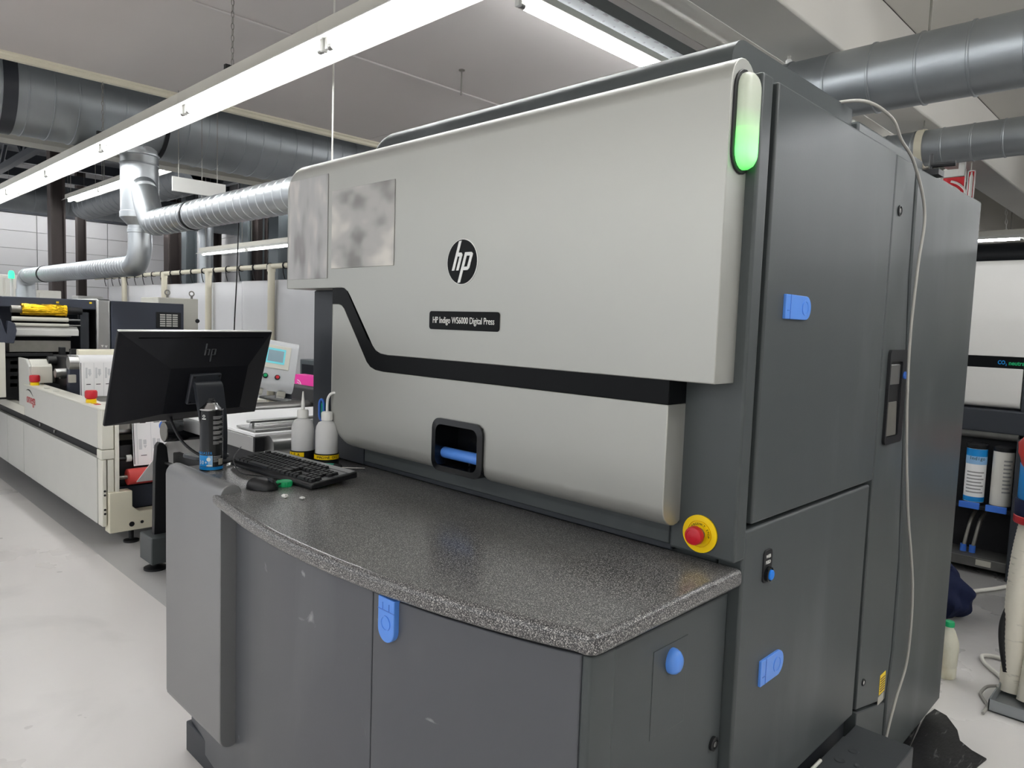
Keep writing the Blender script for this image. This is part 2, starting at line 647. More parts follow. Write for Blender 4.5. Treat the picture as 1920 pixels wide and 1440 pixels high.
ce = struct(MB().box(XE, 7, -8, 13, ZC + 0.012, ZC + 0.3).build('ceiling', 'joint'))
ys = [-8 + 1.5 * k for k in range(15)]
for xa, xb, mt in ((XE, -3.39, 'ceiling_board'), (-3.35, -1.62, 'ceiling_board'), (-1.615, -0.927, 'concrete_pale'), (-0.655, 1.2, 'concrete_pale'), (1.201, 4, 'concrete_pale'), (4.001, 7, 'concrete_pale')):
    for ya, yb in zip(ys, ys[1:]):
        g_ = .0035 if mt == 'ceiling_board' else .0004
        MB().box(xa, xb, ya + g_, yb - g_, ZC, ZC + 0.012).build('ceiling_board', mt, ce)
struct(MB().box(-3.395, -3.345, -8, 13, ZC - 0.012, ZC).build('trim_1', 'ceiling_board', None, bevel=0.003))
struct(MB().box(-0.927, -0.655, -8, 13, 2.71, ZC).build('ceiling_beam', 'concrete_pale', None, bevel=0.01))
struct(MB().box(-1.75, -1.35, 5.2, 13, 2.62, ZC).build('ceiling_beam', 'concrete_pale', None, bevel=0.01))

# high hall on the left: roof deck, purlins, walls
struct(MB().box(-23, XE, -8, 13, 5.2, 5.3).build('roof', 'roof_deck'))
struct(MB().box(XE - .05, XE + .0, -8, 13, ZC, 5.2).build('wall_above_ceiling', 'plaster'))
for i, x in enumerate((-7.2, -9.0, -10.8, -12.6, -14.4, -16.2, -18, -20)):
    struct(MB().box(x - .06, x + .06, -8, 7, 4.55, 4.75).build('roof_purlin', 'beam_dark', None))
for i, y in enumerate((-5, -1.5, 2.0, 5.5)):
    mb = MB()
    mb.box(-22, XE - .05, y - .07, y + .07, 4.95, 5.1)
    mb.box(-22, XE - .05, y - .06, y + .06, 4.2, 4.32)
    k = -21.5
    up = True
    while k < -6.5:
        mb.tube([(k, y, 4.26 if up else 5.02), (k + 1.0, y, 5.02 if up else 4.26)], 0.045, 6)
        k += 1.0
        up = not up
    struct(mb.build('roof_truss', 'beam_dark'))
struct(MB().box(-7.35, -7.1, -8, 7, 2.92, 3.02).build('trim_2', 'lamp_outer'))

wl = struct(MB().box(-22.2, -22, -8, 7, 0, 5.2).build('wall_left', 'joint'))
zz = [0.0, .55, 1.1, 1.65, 2.1, 2.55, 3.0, 3.45, 3.9]
for ya, yb in ((-2, 1.0), (1.02, 3.6), (3.62, 5.3), (5.32, 7.0)):
    for za, zb in zip(zz, zz[1:]):
        MB().box(-22.0, -21.96, ya, yb, za + .006, zb - .006).build('wall_panel', 'wall_panel', wl)
wb = struct(MB().box(-22, XE, 7, 7.2, 0, 5.2).build('wall_back', 'joint'))
xx = [-22, -19.6, -17.2, -14.8, -12.4, -10, -7.6, XE]
for xa, xb in zip(xx, xx[1:]):
    for za, zb in zip(zz[3:], zz[4:]):
        MB().box(xa + .012, xb - .012, 6.96, 7.0, za + .006, zb - .006).build('wall_panel', 'wall_panel', wb)
struct(MB().box(XE - .1, 7, 12, 12.2, 0, ZC).build('wall_far', 'plaster'))
struct(MB().box(5.0, 5.2, -8, 12, 0, ZC).build('wall_right_unseen', 'plaster'))  # unseen wall added to hold light off the side doors
struct(MB().box(-21.95, -21.8, -8, 7, 3.9, 4.1).build('trim_3', 'beam_dark'))


def hcol(px, w, x, m, lab, y=None):
    p = PX((px, 470), x) if y is None else PY((px, 450), y)
    mb = MB()
    # rolled section: two flanges and a web
    mb.box(p.x - w / 2, p.x + w / 2, p.y - w / 2, p.y - w * .38, 0, 5.1)
    mb.box(p.x - w / 2, p.x + w / 2, p.y + w * .38, p.y + w / 2, 0, 5.1)
    mb.box(p.x - w * .07, p.x + w * .07, p.y - w * .38, p.y + w * .38, 0, 5.1)
    return tag(mb.build('steel_column', m), lab, 'column', 'steel columns in the high hall')


hcol(107, .20, -12.5, 'column_brown', 'wide dark brown steel column standing left of the vertical duct')
hcol(152, .20, -20.5, 'column_brown', 'dark brown steel column farther back, right of the wide one')
hcol(324, .36, 0, 'column_brown', 'paired dark steel column far behind the round duct elbow', 6.6)
hcol(355, .30, 0, 'column_grey', 'narrow grey steel column right of the paired dark one', 6.6)
hcol(400, .30, 0, 'column_brown', 'dark steel column directly behind the hall pipe and duct clamp', 6.6)
hcol(473, .42, 0, 'column_grey', 'wide grey steel column behind the hanging tube light', 6.6)
hcol(487, .26, 0, 'column_brown', 'black steel column right behind the wide grey one', 6.7)
hcol(530, .42, 0, 'column_grey', 'grey perforated steel column beside the press cover', 6.3)
p = PY((386, 450), 5.6)
tag(MB().cyl((p.x, p.y, 0), (p.x, p.y, 4.6), .16, 20).build('hall_pipe', 'galvanised', None, smooth=40), 'pale vertical round pipe below the duct clamp', 'pipe')

# ================================================================== PRESS
press = thing('printing_press', 'large grey and silver digital printing press with a granite worktop', 'printing press', (-0.8, 0.6, 0))
MB().box(-1.66, -0.062, 0.02, 1.70, 0.0, 1.93).build('body', 'slate', press, bevel=0.006)
# hood on the roof, rounded front edge
pr = [(-0.034, 1.93)] + [(0.016 - 0.05 * math.cos(t), 1.963 + 0.05 * math.sin(t)) for t in [R(90 * i / 8) for i in range(9)]] + [(0.60, 2.014), (0.60, 1.90), (0.0, 1.90)]
rings = []
for x, s in ((-1.27, .0), (-1.268, .45), (-1.258, .75), (-1.24, .93), (-1.215, 1.0), (-0.062, 1.0)):
    rings.append([(x, y, 1.93 + (z - 1.93) * s if z > 1.93 else z) for y, z in pr])
MB().loft(rings).build('hood', 'slate', press, smooth=40)
MB().box(-1.2, -0.045, 0.605, 1.16, 1.90, 1.985).build('rear_hood', 'slate', press, bevel=0.006)
MB().box(-0.2, -0.03, 1.17, 1.45, 1.92, 1.955).build('roof_strip', 'slate', press, bevel=0.004)
# little black bracket on the roof edge
mb = MB()
mb.box(-0.08, 0.0, 1.16, 1.22, 1.940, 1.958)
mb.cyl((-0.03, 1.19, 1.955), (-0.03, 1.19, 2.01), .006, 8)
mb.cyl((-0.03, 1.19, 1.975), (0.035, 1.20, 1.975), .008, 8)
mb.build('roof_bracket', 'black', press, smooth=40)

# front column with the emergency stop
MB().box(-0.153, 0.0, -0.022, 0.024, 0.966, 1.932).build('front_column', 'slate', press, bevel=0.006, seg=3)
MB().box(-1.655, -0.157, -0.004, 0.03, 0.953, 1.90).build('front_panel', 'slate_dark', press, bevel=0.003)
MB().box(-1.325, -0.160, -0.010, -0.002, 0.968, 1.03).build('kick_strip', 'slate', press, bevel=0.003)
MB().box(-1.655, -1.33, -0.010, -0.002, 0.955, 1.53).build('corner_strip', 'slate_dark', press, bevel=0.003)

# upper silver cover --------------------------------------------------
YU = -0.097
BOT = [(-1.69, 1.532), (-1.345, 1.532), (-1.325, 1.530), (-1.305, 1.520), (-1.29, 1.505), (-1.165, 1.356), (-1.148, 1.342), (-1.125, 1.334), (-1.09, 1.331), (-0.025, 1.331)]
xs = [-1.69, -1.688, -1.681, -1.67, -1.655, -1.638] + [p[0] for p in BOT[1:]]


def cover_ring(x):
    zb = interp(BOT, x)
    r = 0.05
    d = max(0.0, r - (x + 1.69))
    drop = r - math.sqrt(max(0, r * r - d * d))
    zt = 1.953 - drop
    pts = [(x, 0.0, zb), (x, YU, zb)]
    cz = zt - 0.05
    for i in range(13):
        t = R(180 - 180 * i / 12)
        pts.append((x, YU / 2 + 0.0485 * math.cos(t), cz + 0.05 * math.sin(t)))
    return pts


upper = MB().loft([cover_ring(x) for x in xs]).build('upper_cover', 'silver', press, smooth=32, bevel=0.0035)

# hp emblem: dark disc with slanted letters
EX, EZ, ER = -0.766, 1.592, 0.0575
emb = MB().lathe([(ER + .0025, 0), (ER + .0025, .0012), (ER + .0005, .0018)], (EX, YU, EZ), (0, -1, 0), 40).build('emblem_rim', 'logo_silver', upper, smooth=30)
emb = MB().lathe([(ER, 0), (ER, .0026)], (EX, YU, EZ), (0, -1, 0), 40).build('emblem', 'black_band', upper, smooth=30)


def slant(pts, sh=0.34):
    return [(EX + x + sh * z, EZ + z) for x, z in pts]


w_ = 0.0098
mb = MB()
hz, hx = 0.056, 0.021
mb.prism(slant([(-.030, -.022), (-.030 + w_, -.022), (-.030 + w_, .0545), (-.030, .0535)]), 'y', YU - .0042, YU - .002)
mb.prism(slant([(-.030 + w_, .014), (-.030 + w_, .024), (-.006 - .003, .024), (-.003, .019), (-.003, -.022), (-.003 - w_, -.022), (-.003 - w_, .014)]), 'y', YU - .0042, YU - .002)
mb.prism(slant([(.005, -.0545), (.005 + w_, -.0535), (.005 + w_, .024), (.005, .024)]), 'y', YU - .0042, YU - .002)
mb.prism(slant([(.005 + w_, .015), (.005 + w_, .024), (.031, .024), (.037, .019), (.037, -.017), (.031, -.022), (.005 + w_, -.022), (.005 + w_, -.013), (.0272, -.013), (.0272, .015)]), 'y', YU - .0042, YU - .002)
mb.build('emblem_letters', 'logo_silver', upper)

# name plate
pl = MB().prism(rrect(-0.894, -0.620, 1.414, 1.463, .008), 'y', YU - .003, YU).build('name_plate', 'black_band', upper, bevel=0.0008)
letter('HP Indigo WS6000 Digital Press', 0.0245, (-0.757, YU - .0034, 1.4385), (1, 0, 0), (0, 0, 1), 'white_ink', upper, 'plate_lettering', xs=0.76)

# lower silver cover with handle recess --------------------------------
YL = -0.090
TOP = [(-1.405, 1.481), (-1.368, 1.481), (-1.350, 1.477), (-1.335, 1.466), (-1.205, 1.304), (-1.185, 1.290), (-1.16, 1.283), (-1.12, 1.280), (-0.13, 1.280)]


def low_ring(x, flat=None):
    zt = interp(TOP, x)
    d = max(0.0, 0.09 - (x + 1.405))
    lift = 0.09 - math.sqrt(max(0, 0.09 ** 2 - d * d))
    zb = 1.0215 + lift
    pts = [(x, 0.0, zt), (x, YL, zt)]
    rr = min(.045, .045)
    for i in range(11):
        t = R(180 + 180 * i / 10)
        pts.append((x, YL / 2 + 0.045 * math.cos(t), zb + .045 + .045 * math.sin(t)))
    return pts


NX0, NX1, NZ = -0.868, -0.676, 1.163
def low_ring2(x):
    r = low_ring(x)
    return r[:2] + [(x, YL, NZ)] + r[2:]


xl = [-1.405, -1.403, -1.397, -1.388, -1.368, -1.350, -1.335, -1.315, -1.205, -1.185, -1.16, -1.12, NX0, NX1, -0.5, -0.13]
RG = [low_ring2(x) for x in xl]
nn = len(RG[0])
vs = [p for r in RG for p in r]
fs = [tuple(range(nn)), tuple((len(RG) - 1) * nn + i for i in range(nn))]
for k in range(len(RG) - 1):
    for i in range(nn):
        jn = (i + 1) % nn
        if xl[k] == NX0 and 2 <= i < nn - 1:
            continue
        if xl[k] == NX0 and i == nn - 1:
            continue
        fs.append((k * nn + i, k * nn + jn, (k + 1) * nn + jn, (k + 1) * nn + i))
kA, kB = xl.index(NX0), xl.index(NX1)
o_ = len(vs)
vs += [(NX0, 0.0, NZ), (NX1, 0.0, NZ)]
fs.append((kA * nn + 2, kB * nn + 2, o_ + 1, o_))
fs.append((kA * nn, kB * nn, o_ + 1, o_))
fs.append(tuple(kA * nn + i for i in range(2, nn)) + (o_,))
fs.append(tuple(kB * nn + i for i in range(2, nn)) + (o_ + 1,))
lower = MB().add(vs, fs).build('lower_cover', 'silver', press, smooth=32, bevel=0.003)


def band_ring(x):
    zt = interp(TOP, x)
    return [(x, 0.0, zt), (x, YL, zt), (x, YL, zt + .075), (x, 0.0, zt + .075)]


MB().loft([band_ring(x) for x in [p[0] for p in TOP]]).build('black_band', 'black_band', press, bevel=0.0015)

# handle recess: thick glossy rim, dished back, blue grip bar
rim = MB()
outer = rrect(NX0 - .006, NX1 + .006, 1.028, NZ + .010, .030, 6)
inner = rrect(NX0 + .012, NX1 - .012, 1.044, NZ - .006, .022, 6)
rings = [[(x, YL - .007, z) for x, z in outer], [(x, YL - .009, z) for x, z in inner], [(x, -0.012, z) for x, z in inner]]
back_o = [(x, -0.012, z) for x, z in outer]
rim.loft([back_o] + rings, caps=False)
rec = rim.build('handle_recess', 'black_gloss', lower, smooth=50)
MB().box(NX0, NX1, -0.016, -0.010, 1.032, NZ).build('recess_back', 'black_gloss', lower)
mb = MB()
for sgn in (0, 1):
    pass
mb.prism([(-0.778, -0.012), (-0.77, -0.055), (-0.76, -0.058), (-0.748, -0.012)], 'z', 1.045, 1.075)
mb.build('recess_rib', 'black_gloss', lower, bevel=0.004)
MB().lathe([(.0, 0), (.012, 0), (.0155, .005), (.0155, .168), (.012, .172), (0, .172)], (NX0 + .010, -0.066, 1.074), (1, 0, 0), 20, caps=False).build('grip_bar', 'blue', lower, smooth=40, label='blue grip bar')

# status light at the right end of the upper cover ---------------------
yc, z0, z1, rr = -0.048, 1.744, 1.926, 0.033


def caps(yc, z0, z1, r, n=10):
    pts = []
    for i in range(n + 1):
        t = R(180 * i / n)
        pts.append((yc + r * math.cos(t), z1 - r + r * math.sin(t)))
    for i in range(n + 1):
        t = R(180 + 180 * i / n)
        pts.append((yc + r * math.cos(t), z0 + r + r * math.sin(t)))
    return pts


MB().prism(caps(yc, z0 - .008, z1 + .006, .0405), 'x', -0.03, -0.021).build('lamp_rim', 'black', press, smooth=40, bevel=0.002)
mb = MB()
rings = []
for h, k in ((-0.025, 0.0), (-0.014, 0.0), (-0.007, 0.003), (-0.002, 0.009), (0.0, 0.018)):
    rings.append([(h, y, z) for y, z in caps(yc + .002, z0 + k, z1 - k, rr - k)])
mb.loft(rings)
mb.build('status_lamp', 'status_lens', press, smooth=60, label='frosted status lamp glowing green at its lower end')

# emergency stop
EC = Vector((-0.079, -0.022, 1.012))
es = MB().lathe([(0, .002), (.038, .002), (.0385, 0), (.0395, .0005), (.0395, .004), (.028, .0048), (.0275, .0015), (.0265, .0015), (.026, .005), (.0, .005)], EC, (0, -1, 0), 40, caps=False).build('stop_plate', 'yellow', press, smooth=30)
MB().lathe([(.0, .004), (.0135, .004), (.0135, .012), (.0, .012)], EC, (0, -1, 0), 24, caps=False).build('stop_collar', 'steel_dull', es, smooth=40)
MB().lathe([(.0, .008), (.0125, .008), (.0125, .014), (.0175, .016), (.0195, .019), (.0195, .027), (.018, .032), (.0135, .0335), (.0130, .0325), (.006, .0345), (.0, .035)], EC, (0, -1, 0), 32, caps=False).build('stop_button', 'red', es, smooth=40)
for i, ch in enumerate('EMERGENCY STOP'):
    if ch == ' ':
        continue
    a = R(165 - i * 13.2)
    o = EC + Vector((math.cos(a) * .0215, -.0055, math.sin(a) * .0215))
    letter(ch, .0068, o, (math.sin(a), 0, -math.cos(a)), (math.cos(a), 0, math.sin(a)), 'black_ink', es, 'stop_lettering', depth=.0002)

# side doors and panels --------------------------------------------------
MB().box(-0.058, 0.0, 0.046, 0.768, 1.036, 1.930).build('upper_side_door', 'slate', press, bevel=0.005, seg=3)
low_door = MB().box(-0.058, 0.0, 0.018, 0.750, 0.362, 1.027).build('lower_side_door', 'slate', press, bevel=0.006, seg=3)
MB().prism([(0.787, 0.36), (1.050, 0.30), (1.078, 0.45), (1.078, 0.75), (0.962, 1.60), (0.952, 1.930), (0.787, 1.930)], 'x', -0.058, -0.004).build('service_panel', 'slate', press, bevel=0.004)
MB().prism([(0.79, 0.09), (1.045, 0.09), (1.045, 0.292), (0.79, 0.352)], 'x', -0.058, -0.002).build('service_flap', 'slate', press, bevel=0.003)
MB().prism([(1.062, 0.06), (1.717, 0.066), (1.717, 1.935), (0.965, 1.925), (0.972, 1.60), (1.088, 0.75), (1.088, 0.45), (1.062, 0.30)], 'x', -0.058, 0.0).build('rear_side_panel', 'slate', press, bevel=0.005)
MB().box(-0.055, -0.035, 0.02, 1.08, 0.06, 0.36).build('side_skirt', 'slate_dark', press)


def lock(y, z, x, r=.012):
    o = MB().lathe([(r, 0), (r, .003), (r * .8, .004), (r * .75, .001), (0, .001)], (x, y, z), (1, 0, 0), 20).build('lock', 'black', press, smooth=40)
    MB().lathe([(r * .55, 0), (r * .5, .003), (0, .003)], (x, y, z), (1, 0, 0), 16).build('lock_core', 'chrome', o, smooth=40)


lock(0.836, 1.785, -.004, .015)
lock(0.83, 0.43, -.004, .011)


def latch(y0, y1, z, h, flip=False):
    ym = (y0 + y1) / 2
    pts = [(y0, z - h), (y0, z + h)]
    pts += [(y1 - h + h * math.cos(t), z + h * math.sin(t)) for t in [R(90 - 180 * i / 12) for i in range(13)]]
    o = MB().prism(pts, 'x', -.001, .006).build('blue_latch', 'blue', press, bevel=0.0012)
    MB().lathe([(h * .62, 0), (h * .62, .0015), (h * .54, .0015), (h * .52, .0002), (0, .0002)], (.006, y1 - h - .006, z), (1, 0, 0), 24).build('latch_ring', 'blue', o, smooth=40)
    MB().box(.0055, .0068, y0 + .022, y0 + .0235, z - h, z + h).build('latch_groove', 'blue_dark', o)
    MB().box(.0055, .0068, y0 + .008, y0 + .022, z - h * .35, z - h * .28).build('latch_groove', 'blue_dark', o)


latch(0.128, 0.258, 1.491, .026)
latch(0.122, 0.236, 0.690, .029)

# web feed button plate
wp = MB().prism(rrect(0.108, 0.148, 0.896, 0.968, .010), 'x', -.001, .003).build('button_plate', 'black', press, bevel=0.0008)
letter('WEB', .0105, (.0034, .128, .953), (0, 1, 0), (0, 0, 1), 'white_ink', wp, 'button_lettering', depth=.0002)
letter('FEED', .0105, (.0034, .128, .940), (0, 1, 0), (0, 0, 1), 'white_ink', wp, 'button_lettering', depth=.0002)
MB().lathe([(.0165, .002), (.0165, .010), (.0135, .0115), (.0125, .009), (0, .009)], (0, .128, .914), (1, 0, 0), 24).build('button_bezel', 'black_gloss', wp, smooth=40)
MB().lathe([(.0112, .006), (.0112, .0135), (.010, .0145), (0, .0145)], (0, .128, .914), (1, 0, 0), 24).build('push_button', 'button_blue', wp, smooth=40)

# door pull in the service panel
hp_ = MB()
o_ = rrect(.832, .985, 1.128, 1.400, .016)
i_ = rrect(.842, .945, 1.150, 1.366, .008)
hp_.loft([[(-.004, y, z) for y, z in o_], [(.004, y, z) for y, z in o_], [(.004, y, z) for y, z in i_], [(-.003, y, z) for y, z in i_]], caps=False)
dp = hp_.build('door_pull', 'black', press, smooth=40)
MB().box(-.006, -.002, .84, .95, 1.145, 1.37).build('pull_back', 'black_deep', dp)
MB().box(-.004, .0025, .845, .930, 1.300, 1.358).build('pull_plate', 'steel', dp, bevel=0.002)
MB().prism([(-.004, 1.152), (.003, 1.152), (.003, 1.16), (-.0005, 1.250), (-.004, 1.250)], 'y', .844, .93).build('pull_tongue', 'steel_dull', dp, bevel=0.002)
MB().lathe([(.011, 0), (.011, .004), (.0, .005)], (.004, .965, 1.325), (1, 0, 0), 16).build('pull_button', 'blue_dark', dp, smooth=40)

# stickers
yl = MB().box(-.004, -.003, .986, 1.036, .335, .398).build('warning_sticker', 'warn_yellow', press)
for k in range(6):
    MB().box(-.0032, -.0025, .991, 1.031, .343 + k * .008, .346 + k * .008).build('sticker_line', 'black_ink', yl)
MB().box(-.004, -.003, .978, 1.030, .305, .331).build('data_sticker', 'label_grey', press)

# ---- base cabinet under the worktop
CF = [(-1.66, -.505), (-1.40, -.530), (-1.20, -.560), (-1.0, -.590), (-.82, -.605), (-.70, -.606), (-.58, -.603), (-.43, -.591), (-.30, -.570), (-.19, -.546), (-.09, -.518), (-.02, -.492)]


def front_y(x):
    return interp(CF, x)


xs2 = [-1.66 + i * (1.625 / 40) for i in range(41)]
plan = [(x, front_y(x) + .012) for x in xs2] + [(-.012, -.484), (.004, -.474), (.006, -.46), (.004, .015), (-1.66, .015)]
wt = MB().prism(plan, 'z', 0.912, 0.950).build('worktop', 'worktop', press, bevel=0.012, seg=4)
plan2 = [(x, front_y(x) + .085) for x in xs2 if x < -.06] + [(-.052, -.44), (-.052, .018), (-1.66, .018)]
MB().prism(plan2, 'z', 0.02, 0.90).build('cabinet_body', 'slate_dark', press)


def front_gap(x):
    return .030 * min(1.0, max(0.0, (-.35 - x) / .75))


def front_plate(xa, xb, z0, z1, nm, off=.034, th=.016):
    n = 16
    pts = [(lerp(xa, xb, i / n), front_y(lerp(xa, xb, i / n)) + off + front_gap(lerp(xa, xb, i / n))) for i in range(n + 1)]
    pts += [(x, y + th) for x, y in reversed(pts)]
    return MB().prism(pts, 'z', z0, z1).build(nm, 'slate_front', press, smooth=40, bevel=0.002)


front_plate(-1.655, -.484, .05, .902, 'cabinet_front')
fp = front_plate(-.481, -.034, .05, .902, 'cabinet_front')
mb = MB()
mb.prism([(-.032, front_y(-.034) + .036), (-.018, front_y(-.03) + .038), (-.012, -.435), (-.013, -.396), (-.05, -.396), (-.05, -.44)], 'z', .05, .902)
mb.build('corner_post', 'slate', press, bevel=0.004, seg=3)
side = MB().box(-.052, -.028, -.388, .016, .05, .890).build('cabinet_side', 'slate', press, bevel=0.004)
# hatch with blue turn knob
hf = MB()
o_ = [(-.258, .676), (-.140, .672), (-.140, .846), (-.258, .846)]
MB().prism(o_, 'x', -.0285, -.0268).build('hatch', 'slate', press, bevel=0.0006)
mb = MB()
mb.lathe([(.0, .022), (.006, .0215), (.013, .019), (.018, .013), (.020, .006), (.020, 0)], (0, 0, 0), (0, 0, 1), 28, caps=False)
kn = mb.mesh('turn_knob')
kn.transform(Matrix.Translation((-.0268, -.197, .812)) @ Matrix.Rotation(R(90), 4, 'Y') @ Matrix.Diagonal((1.25, 1.0, 1.0, 1)))
k_ = put('turn_knob', kn, 'blue', press, smooth=50, label='blue turn knob')
kp = MB().ell((0, 0, 0), .0085, .0125, .003, 16, 8).mesh('knob_dish')
kp.transform(Matrix.Translation((-.0122, -.197, .800)) @ Matrix.Rotation(R(125), 4, 'Y'))
put('knob_dish', kp, 'blue_dark', k_, smooth=60)
o = MB().lathe([(.015, 0), (.015, .006), (.010, .008), (.009, .004), (0, .004)], (-.028, -.015, .575), (1, 0, 0), 24).build('cabinet_lock', 'black', press, smooth=40)
MB().lathe([(.006, .004), (.006, .007), (0, .007)], (-.028, -.015, .575), (1, 0, 0), 16).build('lock_core', 'chrome', o, smooth=40)

# blue pull tab on the front
tx, tyo = -.430, .034
pts = []
h = .0255
zt_, zb_ = .905, .818
pl_ = [(tx - h, zt_), (tx + h, zt_)] + [(tx + h * math.cos(t), zb_ + h + h * math.sin(t)) for t in [R(-180 * i / 12) for i in range(13)]]
yf = front_y(tx) + .034 + front_gap(tx)
tab = MB().prism(pl_, 'y', yf - .009, yf + .006).build('pull_tab', 'blue', press, bevel=0.0015)
MB().lathe([(.0145, 0), (.0145, .0015), (.0125, .0015), (.012, .0002), (0, .0002)], (tx, yf - .009, .856), (0, -1, 0), 24).build('tab_ring', 'blue', tab, smooth=40)
MB().box(tx - h, tx + h, yf - .0096, yf - .0085, .8795, .881).build('tab_groove', 'blue_dark', tab)
for sx_ in (-1, 1):
    MB().box(tx + sx_ * .010 - .0008, tx + sx_ * .010 + .0008, yf - .0096, yf - .0085, .881, .895).build('tab_groove', 'blue_dark', tab)

# silver cover at the left front of the cabinet
rings = []
for x in (-1.612, -1.609, -1.604, -1.225, -1.220):
    k = {-1.612: .006, -1.609: .002}.get(x, 0)
    pts = []
    for i in range(9):
        t = R(180 - 180 * i / 8)
        pts.append((x, -.507 + (.031 - k) * math.cos(t), .944 + (.031 - k) * math.sin(t)))
    for i in range(9):
        t = R(-180 * i / 8)
        pts.append((x, -.507 + (.031 - k) * math.cos(t), .262 + (.031 - k) * math.sin(t)))
    rings.append(pts)
MB().loft(rings).build('console_cover', 'silver_grey', press, smooth=32, bevel=0.0025)
MB().box(-1.665, -.06, -.455, .0, 0.0, .10).build('plinth', 'slate_dark', press, bevel=0.004)

# access step beside the press
st = thing('access_step', 'low dark metal step with round raised studs beside the press', 'step', (.08, .45, 0))
MB().box(.004, .155, .05, .770, .0, .328).build('step_body', 'step_paint', st, bevel=0.003)
MB().box(.004, .155, .05, .676, .328, .331).build('tread', 'step_paint', st, bevel=0.001)
for i, (sx_, sy_) in enumerate([(.05, .62), (.04, .55), (.085, .56), (.13, .575), (.045, .47), (.09, .48), (.13, .49)]):
    MB().lathe([(.0135, 0), (.0130, .0016), (.011, .0022), (.008, .0012), (0, .0010)], (sx_, sy_, .331), (0, 0, 1), 24).build('stud', 'step_paint', st, smooth=50)

# grey cable hanging down the side
cp = [(-.10, .50, 2.01), (-.02, .56, 2.018), (.014, .66, 1.995)] + [tuple(PX(q, .016)) for q in ((1690, 262), (1715, 308), (1734, 400), (1721, 500), (1706, 640), (1700, 800), (1702, 950), (1711, 1100), (1702, 1230), (1680, 1310), (1664, 1372))] + [(.02, .98, .12), (.03, .96, .02)]
tag(MB().tube(smooth_path(cp, 8), .0042, 10).build('grey_cable', 'cable_grey', None, smooth=60), 'thin grey cable hanging down the right side of the press', 'cable')
c2 = [PX((1525, 1413), -.002), PX((1500, 1438), 0.004)]
tag(MB().tube(smooth_path([(.010, .50, .337), (.010, .42, .337), (.010, .30, .337), (.010, .1, .337)], 6), .0045, 8).build('pale_cable', 'cable_white', None, smooth=60), 'pale cable lying on the step along the lower press door', 'cable')

# notices on the upper cover
tag(MB().prism([(-1.673, 1.563), (-1.425, 1.563), (-1.425, 1.897), (-1.673, 1.897)], 'y', YU - .0026, YU - .0004).build('notice_sheet', 'notice_print_tall', None, bevel=0.001), 'tall narrow blurred notice sheet at the far left of the silver cover', 'notice', 'notices on the press')
tag(MB().prism([(-1.400, 1.593), (-1.065, 1.593), (-1.065, 1.839), (-1.400, 1.839)], 'y', YU - .0026, YU - .0004).build('notice_sheet', 'notice_print', None, bevel=0.001), 'wider blurred notice sheet with dark cloudy patches on the silver cover', 'notice', 'notices on the press')

# ================================================================== ON THE WORKTOP
ZW = 0.950
# ---- monitor seen from behind
MR = Matrix(((-0.15027, -0.93284, 0.32747, -1.789), (0.98859, -0.14541, 0.03943, -0.378), (0.01084, 0.32965, 0.94404, 1.226), (0, 0, 0, 1)))
mo = thing('computer_monitor', 'black computer monitor seen from behind, tilted on a grey stand', 'monitor', (-1.70, -0.36, ZW))
w, h = .27, .159
MB(MR).box(-w, w, 0.0, .012, -h, h).build('bezel', 'monitor_black', mo, bevel=0.003)
MB(MR).box(-w + .008, w - .008, .012, .0135, -h + .012, h - .008).build('screen_glass', 'black_gloss', mo)
MB(MR).box(-w + .001, w - .001, -.0005, .011, h - .001, h + .0018).build('top_trim', 'logo_silver', mo)
iw0, iw1, iz0, iz1, dp_ = -.114, .166, -.110, .050, -.045
vs = [(-w + .002, 0, -h + .002), (w - .002, 0, -h + .002), (w - .002, 0, h - .002), (-w + .002, 0, h - .002), (iw0, dp_, iz0), (iw1, dp_, iz0), (iw1, dp_, iz1), (iw0, dp_, iz1)]
MB(MR).add(vs, [(0, 1, 5, 4), (1, 2, 6, 5), (2, 3, 7, 6), (3, 0, 4, 7), (4, 5, 6, 7), (3, 2, 1, 0)]).build('rear_shell', 'monitor_black', mo)
MB(MR).box(-w * .78, w * .86, -.0088, -.0060, h - .020, h - .017).build('vent_line', 'black_gloss', mo)
# slanted bar emblem on the rear shell
sl = Matrix.Rotation(math.atan2(.030, .109), 4, 'X')
LG = MR @ Matrix.Translation((.022, -.0272, .094)) @ Matrix.Rotation(-math.atan2(.045, .109), 4, 'X')


def bar(x, z0, z1, wd, top=None):
    s = .26
    pts = [(x + s * z0, z0), (x + wd + s * z0, z0), (x + wd + s * z1, z1), (x + s * z1, z1)]
    mb = MB(LG).prism(pts, 'y', -.002, .001)
    return mb


mb = MB(LG)
for x, z0, z1 in ((-.019, -.008, .031), (-.006, -.008, .013), (.004, -.029, .013), (.017, -.008, .013)):
    s, wd = .26, .0052
    mb.prism([(x + s * z0, z0), (x + wd + s * z0, z0), (x + wd + s * z1, z1), (x + s * z1, z1)], 'y', -.0018, .001)
mb.prism([(-.019 + .26 * .013, .013), (-.0008 + .26 * .013, .013), (-.0008 + .26 * .011, .011), (-.019 + .26 * .011, .011)], 'y', -.0018, .001)
mb.prism([(.004 + .26 * .013, .013), (.0222 + .26 * .013, .013), (.0222 + .26 * .011, .011), (.004 + .26 * .011, .011)], 'y', -.0018, .001)
mb.prism([(.0092 + .26 * -.006, -.006), (.0222 + .26 * -.006, -.006), (.0222 + .26 * -.008, -.008), (.0092 + .26 * -.008, -.008)], 'y', -.0018, .001)
mb.build('slanted_emblem', 'logo_dim', mo)
